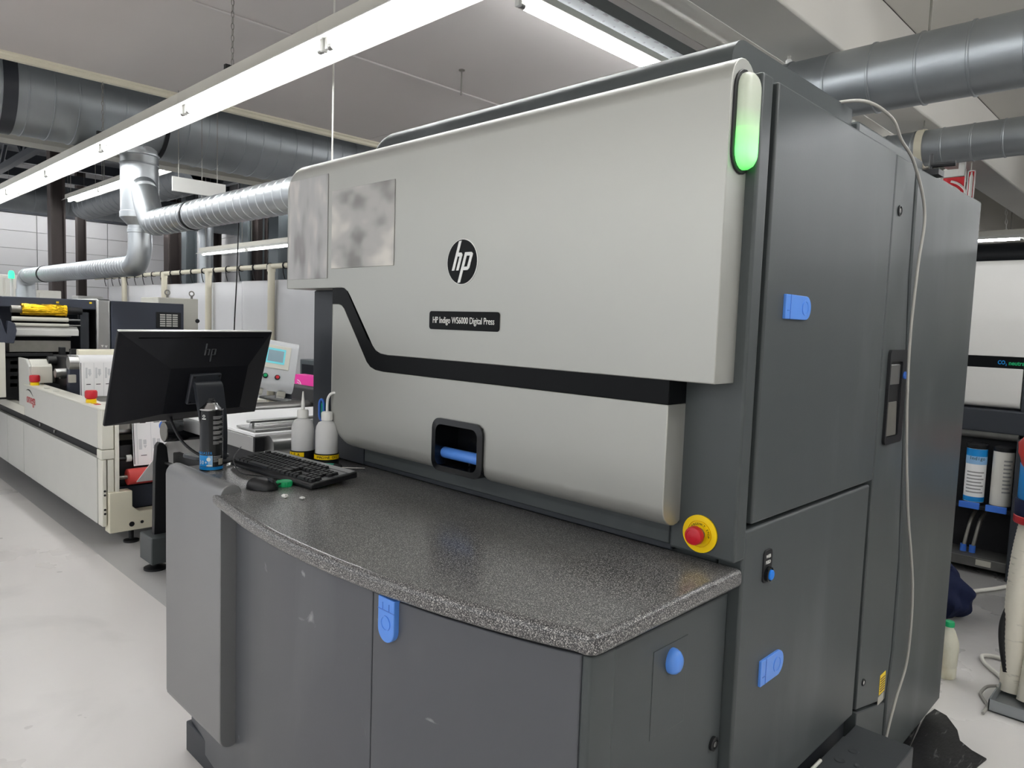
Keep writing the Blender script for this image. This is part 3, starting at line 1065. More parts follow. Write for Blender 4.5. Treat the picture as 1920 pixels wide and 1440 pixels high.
# mounting plate, arm and foot
MB(MR).box(-.045, .062, -.059, -.044, -.077, .030).build('mount_plate', 'monitor_grey', mo, bevel=0.004)
for sx_, sz_ in ((-.036, .022), (.053, .022), (-.036, -.068), (.053, -.068)):
    MB(MR).lathe([(.004, 0), (.004, .0015), (0, .0015)], (sx_, -.0585, sz_), (0, -1, 0), 10).build('screw', 'black', mo, smooth=40)
wd_ = Vector((-0.15027, 0.98859, 0)).normalized()
a0 = MR @ Vector((.012, -.060, .0))
cl = [a0 + Vector((-.006, 0, -.0)), a0 + Vector((.012, 0, -.012)), a0 + Vector((.025, 0, -.05)), a0 + Vector((.032, .006, -.11)), a0 + Vector((.034, .012, -.18)), a0 + Vector((.030, .015, -.25)), Vector((a0.x + .024, a0.y + .016, ZW + .008))]
hw = [.048, .048, .048, .046, .041, .037, .036]
cl2 = smooth_path(cl, 5)
rings = []
for i, p in enumerate(cl2):
    t = (cl2[min(i + 1, len(cl2) - 1)] - cl2[max(i - 1, 0)]).normalized()
    nrm = wd_.cross(t).normalized()
    k = i / (len(cl2) - 1) * 6
    hh = lerp(hw[int(min(5, k))], hw[int(min(5, k)) + 1], k - int(min(5, k)))
    rings.append([p + wd_ * hh + nrm * .009, p - wd_ * hh + nrm * .009, p - wd_ * hh - nrm * .009, p + wd_ * hh - nrm * .009])
MB().loft(rings).build('stand_arm', 'monitor_grey', mo, smooth=40, bevel=0.003)
bc = Vector((a0.x - .03, a0.y + .01, ZW))
xfb = Matrix.Translation(bc) @ Matrix.Rotation(math.atan2(wd_.y, wd_.x) - PI / 2, 4, 'Z')
MB(xfb).prism(rrect(-.055, .055, -.06, .06, .02), 'z', 0.0005, .012).build('stand_foot', 'monitor_grey', mo, bevel=0.003)
# its power cable
cb = [PD((320, 765), 2.42), PD((322, 790), 2.40), PD((335, 818), 2.38), PD((352, 838), 2.36), PD((378, 855), 2.36), PZ((410, 868), ZW + .01), PZ((440, 862), ZW + .008)]
tag(MB().tube(smooth_path(cb, 6), .0045, 8).build('monitor_cable', 'black', None, smooth=60), 'black power cable drooping from the back of the monitor', 'cable')

# ---- keyboard
KN = Vector((-1.572, -0.350, ZW))
kx = Vector((.9985, .055, 0))
ky = Vector((-.055, .9985, 0))
tilt = R(4.2)
KM = Matrix.Translation(KN) @ Matrix(((kx.x, ky.x, 0, 0), (kx.y, ky.y, 0, 0), (0, 0, 1, 0), (0, 0, 0, 1))) @ Matrix.Translation((0, 0, .004)) @ Matrix.Rotation(tilt, 4, 'X')
kb = thing('keyboard', 'black full-size computer keyboard lying on the worktop', 'keyboard', KN + kx * .225 + ky * .08)
KL, KW = .455, .158
MB(KM).prism([(0, 0), (KW, 0.002), (KW, .020), (.012, .015), (0, .010)], 'x', 0, KL).build('case', 'black', kb, bevel=0.003)
MB(KM).prism([(.010, .0138), (KW - .004, .0205), (KW - .004, .0185), (.010, .012)], 'x', .010, KL - .006).build('deck', 'monitor_grey', kb)
MB(KM).prism([(KW - .024, .0190), (KW - .003, .0208), (KW - .003, .0218), (KW - .024, .0200)], 'x', .012, KL - .006).build('rear_strip', 'silver_grey', kb)
MB(KM).prism([(.03, .0155), (KW - .03, .0200), (KW - .03, .0196), (.03, .0150)], 'x', KL - .050 - .038, KL - .012).build('side_strip', 'silver_grey', kb)
u = .0190
keyshapes = {}


def key_mesh(wu):
    if wu in keyshapes:
        return keyshapes[wu]
    ww = wu * u - .003
    d = u - .003
    t = .0018
    vs = [(0, 0, 0), (ww, 0, 0), (ww, d, 0), (0, d, 0), (t, t, .0075), (ww - t, t, .0075), (ww - t, d - t * .6, .0082), (t, d - t * .6, .0082)]
    mb = MB()
    mb.add(vs, [(3, 2, 1, 0), (4, 5, 6, 7), (0, 1, 5, 4), (1, 2, 6, 5), (2, 3, 7, 6), (3, 0, 4, 7)])
    keyshapes[wu] = mb.mesh('key')
    keyshapes[wu].materials.append(MATS['black'])
    return keyshapes[wu]


rows = [
    (0, [(0, 1.25), (1.25, 1.25), (2.5, 1.25), (3.75, 6.25), (10, 1.25), (11.25, 1.25), (12.5, 1.25), (13.75, 1.25), (15.25, 1), (16.25, 1), (17.25, 1), (18.5, 2), (20.5, 1), (21.5, 1)]),
    (1, [(0, 2.25)] + [(2.25 + i, 1) for i in range(10)] + [(12.25, 2.75), (16.25, 1), (18.5, 1), (19.5, 1), (20.5, 1), (21.5, 1)]),
    (2, [(0, 1.75)] + [(1.75 + i, 1) for i in range(11)] + [(12.75, 2.25), (18.5, 1), (19.5, 1), (20.5, 1)]),
    (3, [(0, 1.5)] + [(1.5 + i, 1) for i in range(12)] + [(13.5, 1.5), (15.25, 1), (16.25, 1), (17.25, 1), (18.5, 1), (19.5, 1), (20.5, 1), (21.5, 1)]),
    (4, [(i, 1) for i in range(13)] + [(13, 2), (15.25, 1), (16.25, 1), (17.25, 1), (18.5, 1), (19.5, 1), (20.5, 1), (21.5, 1)]),
    (5.25, [(0, 1), (2, 1), (3, 1), (4, 1), (5, 1), (6.5, 1), (7.5, 1), (8.5, 1), (9.5, 1), (11, 1), (12, 1), (13, 1), (14, 1), (15.25, 1), (16.25, 1), (17.25, 1)]),
]
LKM = Matrix.Translation(-kb.location) @ KM
for r_, ks in rows:
    for kx_, kw_ in ks:
        o = bpy.data.objects.new('key', key_mesh(kw_))
        COL.objects.link(o)
        o.parent = kb
        yy = .013 + r_ * u
        o.matrix_local = LKM @ Matrix.Translation((.013 + kx_ * u, yy, .0150 + yy * .042))
for xx_ in (.05, KL - .06):
    MB(KM).box(xx_, xx_ + .012, KW - .022, KW - .016, -.0135, .004).build('foot', 'black', kb, bevel=0.001)

# ---- mouse
mp_ = PZ((492, 917), ZW)
XM = Matrix.Translation(mp_) @ Matrix.Rotation(R(28), 4, 'Z')
ms = thing('computer_mouse', 'glossy black computer mouse in front of the keyboard', 'mouse', mp_)
rings = []
for k in range(13):
    t = k / 12
    x = -.045 + .09 * t
    env = math.sqrt(max(0.0, 1 - ((t - .5) / .502) ** 2))
    hw_ = .030 * (env ** .55) * (1 - .10 * math.sin(PI * t))
    hz_ = .002 + .034 * (env ** .7) * (1.0 - .28 * t)
    rings.append([(x, hw_ * math.cos(a), .002 + hz_ * max(0, math.sin(a)) ** .8) if math.sin(a) >= 0 else (x, hw_ * math.cos(a) * .96, .001) for a in [2 * PI * i / 20 for i in range(20)]])
MB(XM).loft(rings).build('shell', 'black', ms, smooth=60)
MB(XM).tube([(.046, 0, .013), (.044, 0, .019), (.034, 0, .026), (.018, 0, .0325)], .0016, 6).build('button_gap', 'black_deep', ms)
MB(XM).cyl((.026, -.0035, .0255), (.026, .0035, .0255), .0085, 16).build('scroll_wheel', 'monitor_grey', ms, smooth=40)
mc = [mp_ + Vector((.035, .022, .012)), mp_ + Vector((-.02, .075, .012)), mp_ + Vector((-.10, .062, .010)), PZ((455, 888), ZW + .02), PZ((440, 872), ZW + .035), PZ((438, 858), ZW + .045), PZ((446, 846), ZW + .035), PZ((452, 838), ZW + .02)]
tag(MB().tube(smooth_path(mc, 6), .0018, 6).build('mouse_cable', 'black', None, smooth=60), 'thin black mouse cable looping over the keyboard', 'cable')

# ---- green cap
cpos = PZ((533, 911), ZW)
gc = thing('bottle_cap', 'bright green ribbed bottle cap beside the mouse', 'cap', cpos)
MB().lathe([(.0, 0), (.0215, 0), (.0220, .002), (.0220, .013), (.0205, .0148), (.018, .0140), (.0, .0142)], cpos, (0, 0, 1), 36, caps=False).build('cap', 'cap_green', gc, smooth=40)
for k in range(36):
    a = 2 * PI * k / 36
    q = cpos + Vector((math.cos(a) * .0221, math.sin(a) * .0221, 0))
    MB().cyl(q + Vector((0, 0, .001)), q + Vector((0, 0, .013)), .0009, 5).build('rib', 'cap_green', gc)
for nm, px, s, lab in (('tissue_scrap', (535, 933), .011, 'larger white crumpled scrap on the worktop below the green cap'), ('tissue_scrap', (567, 936), .008, 'smaller white crumpled scrap on the worktop right of the larger one')):
    c = PZ(px, ZW)
    mb = MB()
    rings = []
    random.seed(int(px[0]))
    for j in range(1, 6):
        th = PI * j / 6
        rings.append([(c.x + s * math.sin(th) * math.cos(2 * PI * i / 9) * random.uniform(.7, 1.4), c.y + s * math.sin(th) * math.sin(2 * PI * i / 9) * random.uniform(.6, 1.2), c.z + .0005 + s * .45 * (1 - math.cos(th)) * random.uniform(.6, 1.2)) for i in range(9)])
    mb.loft(rings)
    tag(mb.build(nm, 'crumb', None), lab, 'scrap', 'white scraps on the worktop')

# ---- spray can
cc = PZ((396.5, 882), ZW)
RC = .0338
sc_ = thing('spray_can', 'black aerosol can with blue label standing on the worktop', 'spray can', cc)
FA = math.atan2(CAM.y - cc.y, CAM.x - cc.x)
MB().lathe([(.0, .0), (.031, .0), (RC + .0008, .0015), (RC + .0008, .005), (RC, .0065), (RC, .192), (.0, .192)], cc, (0, 0, 1), 40, caps=False).build('can_body', 'can_black', sc_, smooth=40)
MB().lathe([(RC + .0009, .0), (RC + .0012, .002), (RC + .0009, .0042)], cc, (0, 0, 1), 40, caps=False).build('bottom_rim', 'chrome', sc_, smooth=60)
MB().lathe([(RC, .190), (RC + .0012, .192), (RC + .0012, .195), (RC - .002, .1965), (.022, .206), (.018, .2085), (.0175, .211), (.016, .2125), (.0, .2125)], cc, (0, 0, 1), 40, caps=False).build('shoulder', 'chrome', sc_, smooth=50)
MB().lathe([(.0105, .210), (.0105, .2185), (.0085, .2195), (.0085, .224), (.0, .224)], cc, (0, 0, 1), 16).build('nozzle', 'black', sc_, smooth=40)


def patch(c, r, a0, a1, z0, z1, m, parent, name, axis=(0, 0, 1), seg=12, lab=None):
    o = MB().lathe([(r - .0006, z0), (r, z0), (r, z1), (r - .0006, z1)], c, axis, seg, caps=False, a0=a0, a1=a1).build(name, m, parent, smooth=60)
    if lab:
        o['label'] = lab
    return o


def ring_text(body, size, c, r, a_end, z, m, parent, pitch, xs=1.0):
    """letters wrapped round a cylinder, last letter ending at angle a_end (reading left to right as seen from outside)"""
    n = len(body)
    for i, ch in enumerate(body):
        if ch == ' ':
            continue
        a = a_end - pitch * (n - 1 - i)
        o = Vector(c) + Vector((math.cos(a) * (r + .0002), math.sin(a) * (r + .0002), z))
        letter(ch, size, o, (-math.sin(a), math.cos(a), 0), (0, 0, 1), m, parent, 'lettering', depth=.0002, xs=xs)


patch(cc, RC + .0004, FA - 1.9, FA + .10, .018, .052, 'can_blue', sc_, 'label_field')
patch(cc, RC + .0006, FA - .30, FA + .10, .018, .052, 'can_lightblue', sc_, 'label_strip')
patch(cc, RC + .0008, FA - 3.14, FA + 3.14, .0075, .0165, 'can_blue', sc_, 'bottom_band', seg=40)
ring_text('DEGREASER', .0115, cc, RC + .0004, FA - .02, .059, 'can_blue', sc_, .205, .85)
ring_text('30+', .0165, cc, RC + .0008, FA - .47, .030, 'white_ink', sc_, .30, .85)
for k in range(6):
    for q in range(4):
        z = .172 - k * .0155 - q * .0026
        patch(cc, RC + .0004, FA + .14, FA + (1.15 if q < 3 else .8) - .07 * ((q * 7 + k) % 3), z, z + .0016, 'grey_ink', sc_, 'text_line', seg=5)
patch(cc, RC + .0004, FA - .88, FA - .48, .1635, .1665, 'white_ink', sc_, 'maker_mark')
o = Vector(cc) + Vector((math.cos(FA - .68) * RC, math.sin(FA - .68) * RC, .1735))
MB().lathe([(.0042, 0), (.0042, .0006), (.0028, .0006), (.0028, 0)], o, (math.cos(FA - .68), math.sin(FA - .68), 0), 16, caps=False).build('maker_ring', 'white_ink', sc_)
a = FA - .24
MB().lathe([(.0062, 0), (.0062, .0006), (.0, .0006)], Vector(cc) + Vector((math.cos(a) * RC, math.sin(a) * RC, .0105 + .030 - .0)), (math.cos(a), math.sin(a), 0), 16).build('seal_mark', 'white_ink', sc_)
sc_.children[-1].location.z -= .0
patch(cc, RC + .0010, FA - .42, FA + .02, .0195, .0235, 'white_ink', sc_, 'small_label')
for k in range(5):
    patch(cc, RC + .0004, FA + .16, FA + .95 - .1 * (k % 2), .048 - k * .004, .050 - k * .004, 'grey_ink', sc_, 'text_line', seg=5)
patch(cc, RC + .0005, FA + .62, FA + 1.15, .022, .040, 'label_grey', sc_, 'bar_code', seg=5)

# ---- two wash bottles in black cups
for i, (px, lab, txt, kind) in enumerate((((567, 868), 'translucent wash bottle with straight pointed nozzle, yellow tape reading IPA', 'I.P.A', 0), ((612, 874), 'translucent wash bottle with bent spout, yellow tape reading IMAGINE OIL', 'IMAGINE OIL', 1))):
    c = PZ(px, ZW)
    bt = thing('wash_bottle', lab, 'bottle', c, 'wash bottles beside the press')
    fa = math.atan2(CAM.y - c.y, CAM.x - c.x)
    MB().lathe([(.0, .0), (.0395, .0), (.0400, .002), (.0400, .046), (.0375, .046), (.0375, .004), (0, .004)], c, (0, 0, 1), 32, caps=False).build('cup', 'black', bt, smooth=40)
    MB().lathe([(.0, .005), (.035, .005), (.0362, .009), (.0362, .118), (.034, .132), (.027, .145), (.0165, .150), (.0160, .158), (.0150, .158), (.0150, .150), (.026, .1435), (.0330, .131), (.0350, .118), (.0350, .010), (.0, .007)], c, (0, 0, 1), 32, caps=False).build('bottle_body', 'bottle_plastic', bt, smooth=50)
    MB().lathe([(.0, .0075), (.0344, .010), (.0344, .092 if kind == 0 else .080), (0, .092 if kind == 0 else .080)], c, (0, 0, 1), 28, caps=False).build('liquid', 'liquid', bt, smooth=40)
    MB().lathe([(.0185, .153), (.0185, .176), (.0160, .180), (.006, .181), (0, .181)], c, (0, 0, 1), 24).build('cap', 'bottle_white', bt, smooth=40)
    if kind == 0:
        MB().lathe([(.0062, .180), (.0058, .200), (.0035, .228), (.0022, .240), (0, .240)], c, (0, 0, 1), 12).build('nozzle', 'bottle_white', bt, smooth=50)
    else:
        MB().tube(smooth_path([c + Vector((0, 0, .178)), c + Vector((0, 0, .205)), c + Vector((.002, .002, .226)), c + Vector((.010, .009, .240)), c + Vector((.026, .022, .243)), c + Vector((.040, .034, .236))], 5), .0042, 8).build('spout', 'bottle_white', bt, smooth=50)
    patch(c, .0404, fa - (1.5 if kind == 0 else 1.35), fa + (.12 if kind == 0 else 1.35), .028, .042, 'yellow', bt, 'yellow_tape', seg=16)
    if kind == 0:
        ring_text(txt, .0125, c, .0406, fa - .32, .035, 'black_ink', bt, .17)
    else:
        ring_text(txt, .0120, c, .0406, fa + .88, .035, 'black_ink', bt, .17)

# ---- screwdriver lying behind the keyboard
s0, s1, s2 = PZ((592, 873), ZW + .012), PZ((628, 876), ZW + .012), PZ((684, 878), ZW + .008)
sd = thing('screwdriver', 'screwdriver with green and black handle lying behind the keyboard', 'screwdriver', (s0.x, s0.y, ZW))
dv = (s1 - s0).normalized()
MB().lathe([(.0, 0), (.008, .002), (.0115, .012), (.0105, .035), (.0118, .055), (.0118, .07), (0, .07)], s1 - dv * .07, dv, 16, caps=False).build('grip', 'teal', sd, smooth=50)
MB().lathe([(.0118, .0), (.0122, .006), (.0105, .022), (.006, .026), (0, .026)], s1 - dv * .002, dv, 16).build('grip_end', 'rubber', sd, smooth=50)
MB().cyl(s1 + dv * .02, s2, .003, 10).build('shaft', 'chrome', sd, smooth=40)

# ---- blue oval handle hanging on the dark post
oc = PX((605, 768), -1.6) if False else PY((605, 768), -.03)
pts = []
for i in range(25):
    a = 2 * PI * i / 24
    pts.append((oc.x + .012 * math.cos(a), oc.y - .004 + .002 * math.cos(a), oc.z + .022 * math.sin(a) + (.014 if math.sin(a) > 0 else -.014)))
rg = thing('tape_holder', 'blue oval loop with a green insert hanging on the dark post', 'loop', oc)
MB().tube(pts, .0045, 8, False).build('loop', 'blue_dark', rg, smooth=60)
MB().prism(rrect(oc.x - .007, oc.x + .008, oc.z - .026, oc.z + .024, .006), 'y', oc.y - .003, oc.y + .012).build('insert', 'teal', rg, bevel=0.001)

# ================================================================== LUMINAIRES
UL = 1.49
proto = thing('tube_luminaire', 'x', 'luminaire', (0, 0, 0))
MB().box(-UL / 2, UL / 2, -.046, .046, .035, .092).build('trunking', 'lamp_outer', proto, bevel=0.003)
rf = [(-.092, -.002), (-.046, .034), (.046, .034), (.118, -.002), (.120, .0005), (.047, .037), (-.047, .037), (-.094, .0005)]
MB().prism(rf, 'x', -UL / 2 + .001, UL / 2 - .001).build('reflector', 'lamp_white', proto)
MB().cyl((-UL / 2 + .055, 0, -.004), (UL / 2 - .055, 0, -.004), .013, 14).build('fluorescent_tube', 'tube', proto, smooth=40)
for s in (-1, 1):
    MB().cyl((s * (UL / 2 - .055), 0, -.004), (s * (UL / 2 - .028), 0, -.004), .0135, 12).build('tube_end', 'steel', proto, smooth=40)
    MB().box(min(s * (UL / 2 - .030), s * (UL / 2 - .010)), max(s * (UL / 2 - .030), s * (UL / 2 - .010)), -.014, .014, -.014, .036).build('lamp_holder', 'bottle_white', proto, bevel=0.003)
first = [True]


def hangers(o, z, zt):
    if not zt:
        return
    for s in (-.6, .6):
        h_ = MB().cyl((s, 0, .09), (s, 0, zt - z), .004, 6).build('hanger', 'steel_dull')
        h_.parent = o


def luminaire(x, y, z, lab, rot=0.0, group=None, zt=None):
    if first[0]:
        o = proto
        first[0] = False
    else:
        o = dup(proto, (0, 0, 0))
    o.location = (x, y, z)
    o.rotation_euler = (0, 0, rot)
    o['label'] = lab
    if group:
        o['group'] = group
    hangers(o, z, zt)
    return o


ordn = ['first', 'second', 'third', 'fourth', 'fifth', 'sixth', 'seventh', 'eighth', 'ninth']
for k in range(9):
    xm = -2.14 - UL * k + UL * 2.5
    lab = ('%s tube luminaire of the long bright row above the press, counted from the far left' % ordn[8 - k])
    luminaire(xm, .315, 2.575, lab, 0, 'long luminaire row above the press')
for i, x in enumerate((-3.036, -5.10)):
    zt = ZC
    tag(chain((x, .315, 2.70), (x, .315, zt)).build('suspension_chain', 'steel_dull', None, smooth=60), ['steel chain holding the bright luminaire row nearer the press', 'steel chain holding the bright luminaire row before the big duct'][i], 'chain', 'chains of the luminaire row')
    tag(MB().box(x - .012, x + .012, .275, .355, 2.665, 2.695).build('chain_clip', 'black', None), ['black clip under the chain nearer the press', 'black clip under the chain before the big duct'][i], 'clip')
# bare batten: trunking, tube and holders without a reflector
proto_parts = [ch for ch in proto.children if ch.name.split('.')[0] not in ('reflector', 'hanger')]


def bare(x, y, z, lab, rot=0.0, group=None, zt=None):
    o = bpy.data.objects.new('tube_batten', None)
    COL.objects.link(o)
    o.empty_display_size = .1
    for ch in proto_parts:
        q_ = ch.copy()
        COL.objects.link(q_)
        q_.parent = o
        q_.location = (0, 0, 0)
    o.location = (x, y, z)
    o.rotation_euler = (0, 0, rot)
    tag(o, lab, 'luminaire', group)
    hangers(o, z, zt or (ZC if x > XE else 5.2))
    return o


# luminaire running away from the camera beside the cable tray
for k in range(4):
    bare(-1.70, 1.74 + k * UL, 2.865, 'bare tube luminaire beside the perforated cable tray, %s from the near end' % ordn[k], PI / 2)
for x in (-3.1, -4.45):  # battens added unseen behind the press to brighten the ceiling
    for k in range(3):
        bare(x, 3.9 + k * UL, 2.865, 'added bare tube luminaire under the ceiling, unseen behind the press', PI / 2, 'added luminaires hidden behind the press')
tr = thing('cable_tray', 'long perforated grey metal cable tray fixed under the ceiling', 'cable tray', (-1.55, 1.5, 2.9))
MB().prism([(-1.60, 2.955), (-1.60, 2.90), (-1.597, 2.897), (-1.510, 2.897), (-1.507, 2.90), (-1.507, 2.955), (-1.510, 2.955), (-1.510, 2.90), (-1.597, 2.90), (-1.597, 2.955)], 'y', -1.0, 5.0).build('channel', 'tray_steel', tr)
ho = MB()
for k in range(60):
    y = -.4 + k * .085
    ho.cyl((-1.575, y, 2.8962), (-1.575, y, 2.899), .006, 8)
    ho.box(-1.530, -1.518, y + .02, y + .05, 2.8962, 2.899)
oh = ho.build('perforation', 'black', tr)
oh['kind'] = 'stuff'
for k in range(4):
    MB().cyl((-1.55, -.5 + k * 1.5, 2.95), (-1.55, -.5 + k * 1.5, ZC), .005, 6).build('tray_rod', 'steel_dull', tr)
# unseen rows added to light the press front, right side and ceiling
OUT = 'added luminaires outside the picture'
for i in range(2):  # added out of frame to light the ceiling and beam beyond
    bare(.75 + 1.6 * i, 6.0, 2.82, 'added bare tube luminaire, unseen behind the second press at the right', 0, OUT)
for i in range(3):  # added out of frame to light the side doors from above
    bare(2.0, -.2 + 1.55 * i, 2.86, 'added bare tube luminaire of an unseen cross row right of the press', PI / 2, OUT)
for y, z, xs_, lab in ((-2.9, 2.62, [-4.2 + UL * i for i in range(6)], 'added bare tube luminaire of an unseen row in front of the press'), (-5.9, 2.62, [-4.2 + UL * i for i in range(6)], 'added bare tube luminaire of an unseen row far in front of the press'), (2.75, 2.62, [.85 + UL * i for i in range(3)], 'added bare tube luminaire of an unseen row right of the second press')):
    for i, x in enumerate(xs_):
        bare(x, y, z, lab, 0, OUT)
for i, x in enumerate([-1.6 + UL * i for i in range(3)]):
    luminaire(x, 7.6, 2.50, '%s cream tube luminaire hanging over the second press' % ordn[i], 0, 'row over the second press', ZC)
tag(chain(PY((1887, 446), 7.6), PY((1885, 400), 7.6) + Vector((0, 0, .12)), .016, .003).build('suspension_chain', 'bottle_white', None), 'white chain above the luminaire over the second press', 'chain')
# rows in the high hall
q0, q1 = PZ((128, 377), 3.1), PZ((325, 318), 3.1)
for k in range(6):
    p = q0.lerp(q1, (k + .5) / 6)
    if k in (4,):
        continue
    if q0.x + UL * (k + 1) > -6.3:
        continue
    luminaire(q0.x + UL * (k + .5), q0.y, 3.1, '%s small tube luminaire of the far row behind the vertical duct' % ordn[k], 0, 'far row behind the vertical duct', 5.2)
p = PY((463, 468), 3.2)
luminaire(p.x - UL / 2, 3.2, p.z, 'left half of the twin tube light hanging above the white curtain', 0, 'twin tube light above the curtain', 5.2)
luminaire(p.x + UL / 2, 3.2, p.z, 'right half of the twin tube light hanging above the white curtain', 0, 'twin tube light above the curtain', 5.2)
for y in (-1.9, -4.2):  # rows added out of view to brighten the high hall
    for i in (0, 1, 2, 3, 4, 5, 7, 8):
        bare(-6.9 - 1.65 * i, y, 3.6, 'added bare tube luminaire of unseen rows in the near part of the high hall', 0, OUT)

for x, z in ((-21.0, 3.96), (-19.6, 3.9)):  # added behind the cross duct, unseen, to light the far wall
    for k in range(5):
        bare(x, -1.5 + 1.55 * k, z, 'added bare tube luminaire, unseen behind the duct along the far wall', PI / 2, 'added luminaires by the far walls')
za_ = PY((465, 397), 6.3).z
for k in (0, 1, 3, 4, 5):  # added behind the duct arm, unseen, to light the back wall
    bare(-20.2 + 1.6 * k, 6.3, za_, 'added bare tube luminaire, unseen behind the duct arm before the back wall', 0, 'added luminaires by the far walls')

# cream ceiling-edge trunking in front of the big duct
struct(MB().prism([(XE - .03, ZC + .02), (XE + .02, ZC + .02), (XE + .02, ZC - .012), (XE + .0, ZC - .018), (XE + .0, ZC - .040), (XE - .03, ZC - .046)], 'y', -8, 12).build('trim_4', 'cream_old', None, bevel=0.003))

# ceiling rods
for px_t, px_b, y, lab in (((623, 0), (623, 300), .62, 'thin pale cable dropping from the ceiling behind the silver cover'),):
    b_ = PY(px_b, y)
    tag(MB().cyl((b_.x, b_.y, 1.95), (b_.x, b_.y, ZC), .0045, 8).build('drop_cable', 'cable_white', None, smooth=40), lab, 'cable')
p = PZ((866, 131), ZC)
o = thing('ceiling_rod', 'short threaded rod with a plate hanging from the ceiling board joint', 'rod', (p.x, p.y, ZC))
MB().cyl((p.x, p.y, ZC - .16), (p.x, p.y, ZC), .005, 8).build('rod', 'steel_dull', o)
MB().cyl((p.x, p.y, ZC - .006), (p.x, p.y, ZC), .02, 12).build('rose', 'steel_dull', o)
p = PY((1479, 118), 1.95)
o = thing('suspension_wire', 'pale twin wire with a white clip holding the large right duct', 'wire', (p.x, p.y, ZC))
for s in (-.006, .006):
    MB().cyl((p.x + s, p.y, p.z), (p.x + s, p.y, 2.71 if -.927 < p.x < -.655 else ZC), .0022, 6).build('wire', 'cable_white', o)
MB().lathe([(.008, 0), (.014, .006), (.014, .02), (.008, .026)], (p.x, p.y, p.z - .01), (0, 0, 1), 12).build('wire_clip', 'bottle_white', o, smooth=40)
p = PY((1742, 64), 1.95)
tag(MB().cyl((p.x, 1.95, 2.66), (p.x, 1.95, ZC), .005, 8).build('suspension_rod', 'steel_dull', None, smooth=40), 'thin steel rod above the large right duct', 'rod')

# ================================================================== DUCTS
def duct(name, p0, p1, r, m, lab, step=.13, seg=36, ridge=.004, parent=None, cat='duct', group=None):
    p0 = Vector(p0)
    p1 = Vector(p1)
    L = (p1 - p0).length
    prof = [(r, 0)]
    k = step * .5
    while k < L - .01:
        prof += [(r, k - .006), (r + ridge, k - .003), (r + ridge, k + .003), (r, k + .006)]
        k += step
    prof.append((r, L))
    o = MB().lathe(prof, p0, p1 - p0, seg, caps=False).build(name, m, parent, smooth=30)
    if parent is None:
        tag(o, lab, cat, group)
    return o


XD = -5.62
ZD, RD = 2.975, .30
bd = thing('main_duct', 'very large galvanised round duct crossing under the ceiling edge', 'duct', (XD, 0, ZD))
duct('duct_shell', (XD, -7.9, ZD), (XD, 6.9, ZD), RD, 'galvanised_dark', '', .155, 48, .006, bd)
for y, wdt, m_ in ((PX((22, 200), XD + RD).y, .085, 'monitor_grey'), (PX((318, 250), XD + RD).y, .03, 'black')):
    MB().lathe([(RD + .004, -wdt / 2), (RD + .010, -wdt / 2), (RD + .010, wdt / 2), (RD + .004, wdt / 2)], (XD, y, ZD), (0, 1, 0), 48, caps=False).build('duct_band', m_, bd, smooth=30)
YV = PX((262, 340), XD).y
RV = .140
vd = thing('branch_duct', 'galvanised drop duct with a Y branch and long side arms', 'duct', (XD, YV, 2.0))
zt = ZD - .22
prof = [(.185, zt), (.160, zt - .05), (RV + .012, zt - .065), (RV + .012, zt - .08), (RV, zt - .085), (RV, zt - .14), (RV + .006, zt - .145), (RV + .006, zt - .15), (RV, zt - .155), (RV, 2.235), (RV + .006, 2.23), (RV + .006, 2.185), (.088, 2.125), (.088, 2.10), (.093, 2.097), (.093, 2.07), (.088, 2.067), (.088, 1.99)]
MB().lathe(prof, (XD, YV, 0), (0, 0, 1), 36, caps=False).build('drop_pipe', 'galvanised', vd, smooth=35)
# lower elbow and arm going away to the left
zl = PY((230, 500), YV).z
el = [(XD, YV, 2.0)] + [(XD - .16 + .16 * math.cos(t), YV, zl + .16 - .16 * math.sin(t)) for t in [R(90 * i / 8) for i in range(9)]]
MB().tube(el, .089, 28).build('elbow', 'galvanised', vd, smooth=50)
xe = PY((48, 512), YV).x
duct('left_arm', (XD - .16, YV, zl), (xe + .12, YV, zl), .084, 'galvanised', '', .07, 28, .003, vd)
el = [(xe + .14, YV, zl)] + [(xe + .12 - .12 * math.sin(t), YV, zl - .12 + .12 * math.cos(t)) for t in [R(90 * i / 8) for i in range(9)]] + [(xe, YV, 1.62)]
MB().tube(el, .092, 28).build('elbow', 'galvanised', vd, smooth=50)
MB().cyl((xe, YV, 1.56), (xe, YV, 1.66), .10, 24).build('end_collar', 'galvanised', vd, smooth=40)
xb = PY((85, 515), YV).x
MB().lathe([(.086, -.012), (.091, -.012), (.091, .012), (.086, .012)], (xb, YV, zl), (1, 0, 0), 28, caps=False).build('clamp_band', 'black', vd, smooth=30)
# upper arm going right towards the press
p = PY((420, 392), YV)
zu = p.z
RU = .098
xo = XD + .34
el = [(XD + .02, YV, zu + .36), (XD + .10, YV, zu + .27)] + [(XD + .10 + (xo - XD - .10) * (i / 8), YV, zu + .27 * (1 - math.sin(R(90 * i / 8)))) for i in range(9)]
MB().tube(smooth_path(el, 3), RU, 28).build('y_branch', 'galvanised', vd, smooth=50)
duct('right_arm', (xo, YV, zu), (-1.55, YV, zu), RU, 'galvanised', '', .10, 32, .003, vd)
xb = PY((363, 400), YV).x
MB().lathe([(RU + .001, -.012), (RU + .006, -.012), (RU + .006, .012), (RU + .001, .012)], (xb, YV, zu), (1, 0, 0), 28, caps=False).build('clamp_band', 'black', vd, smooth=30)
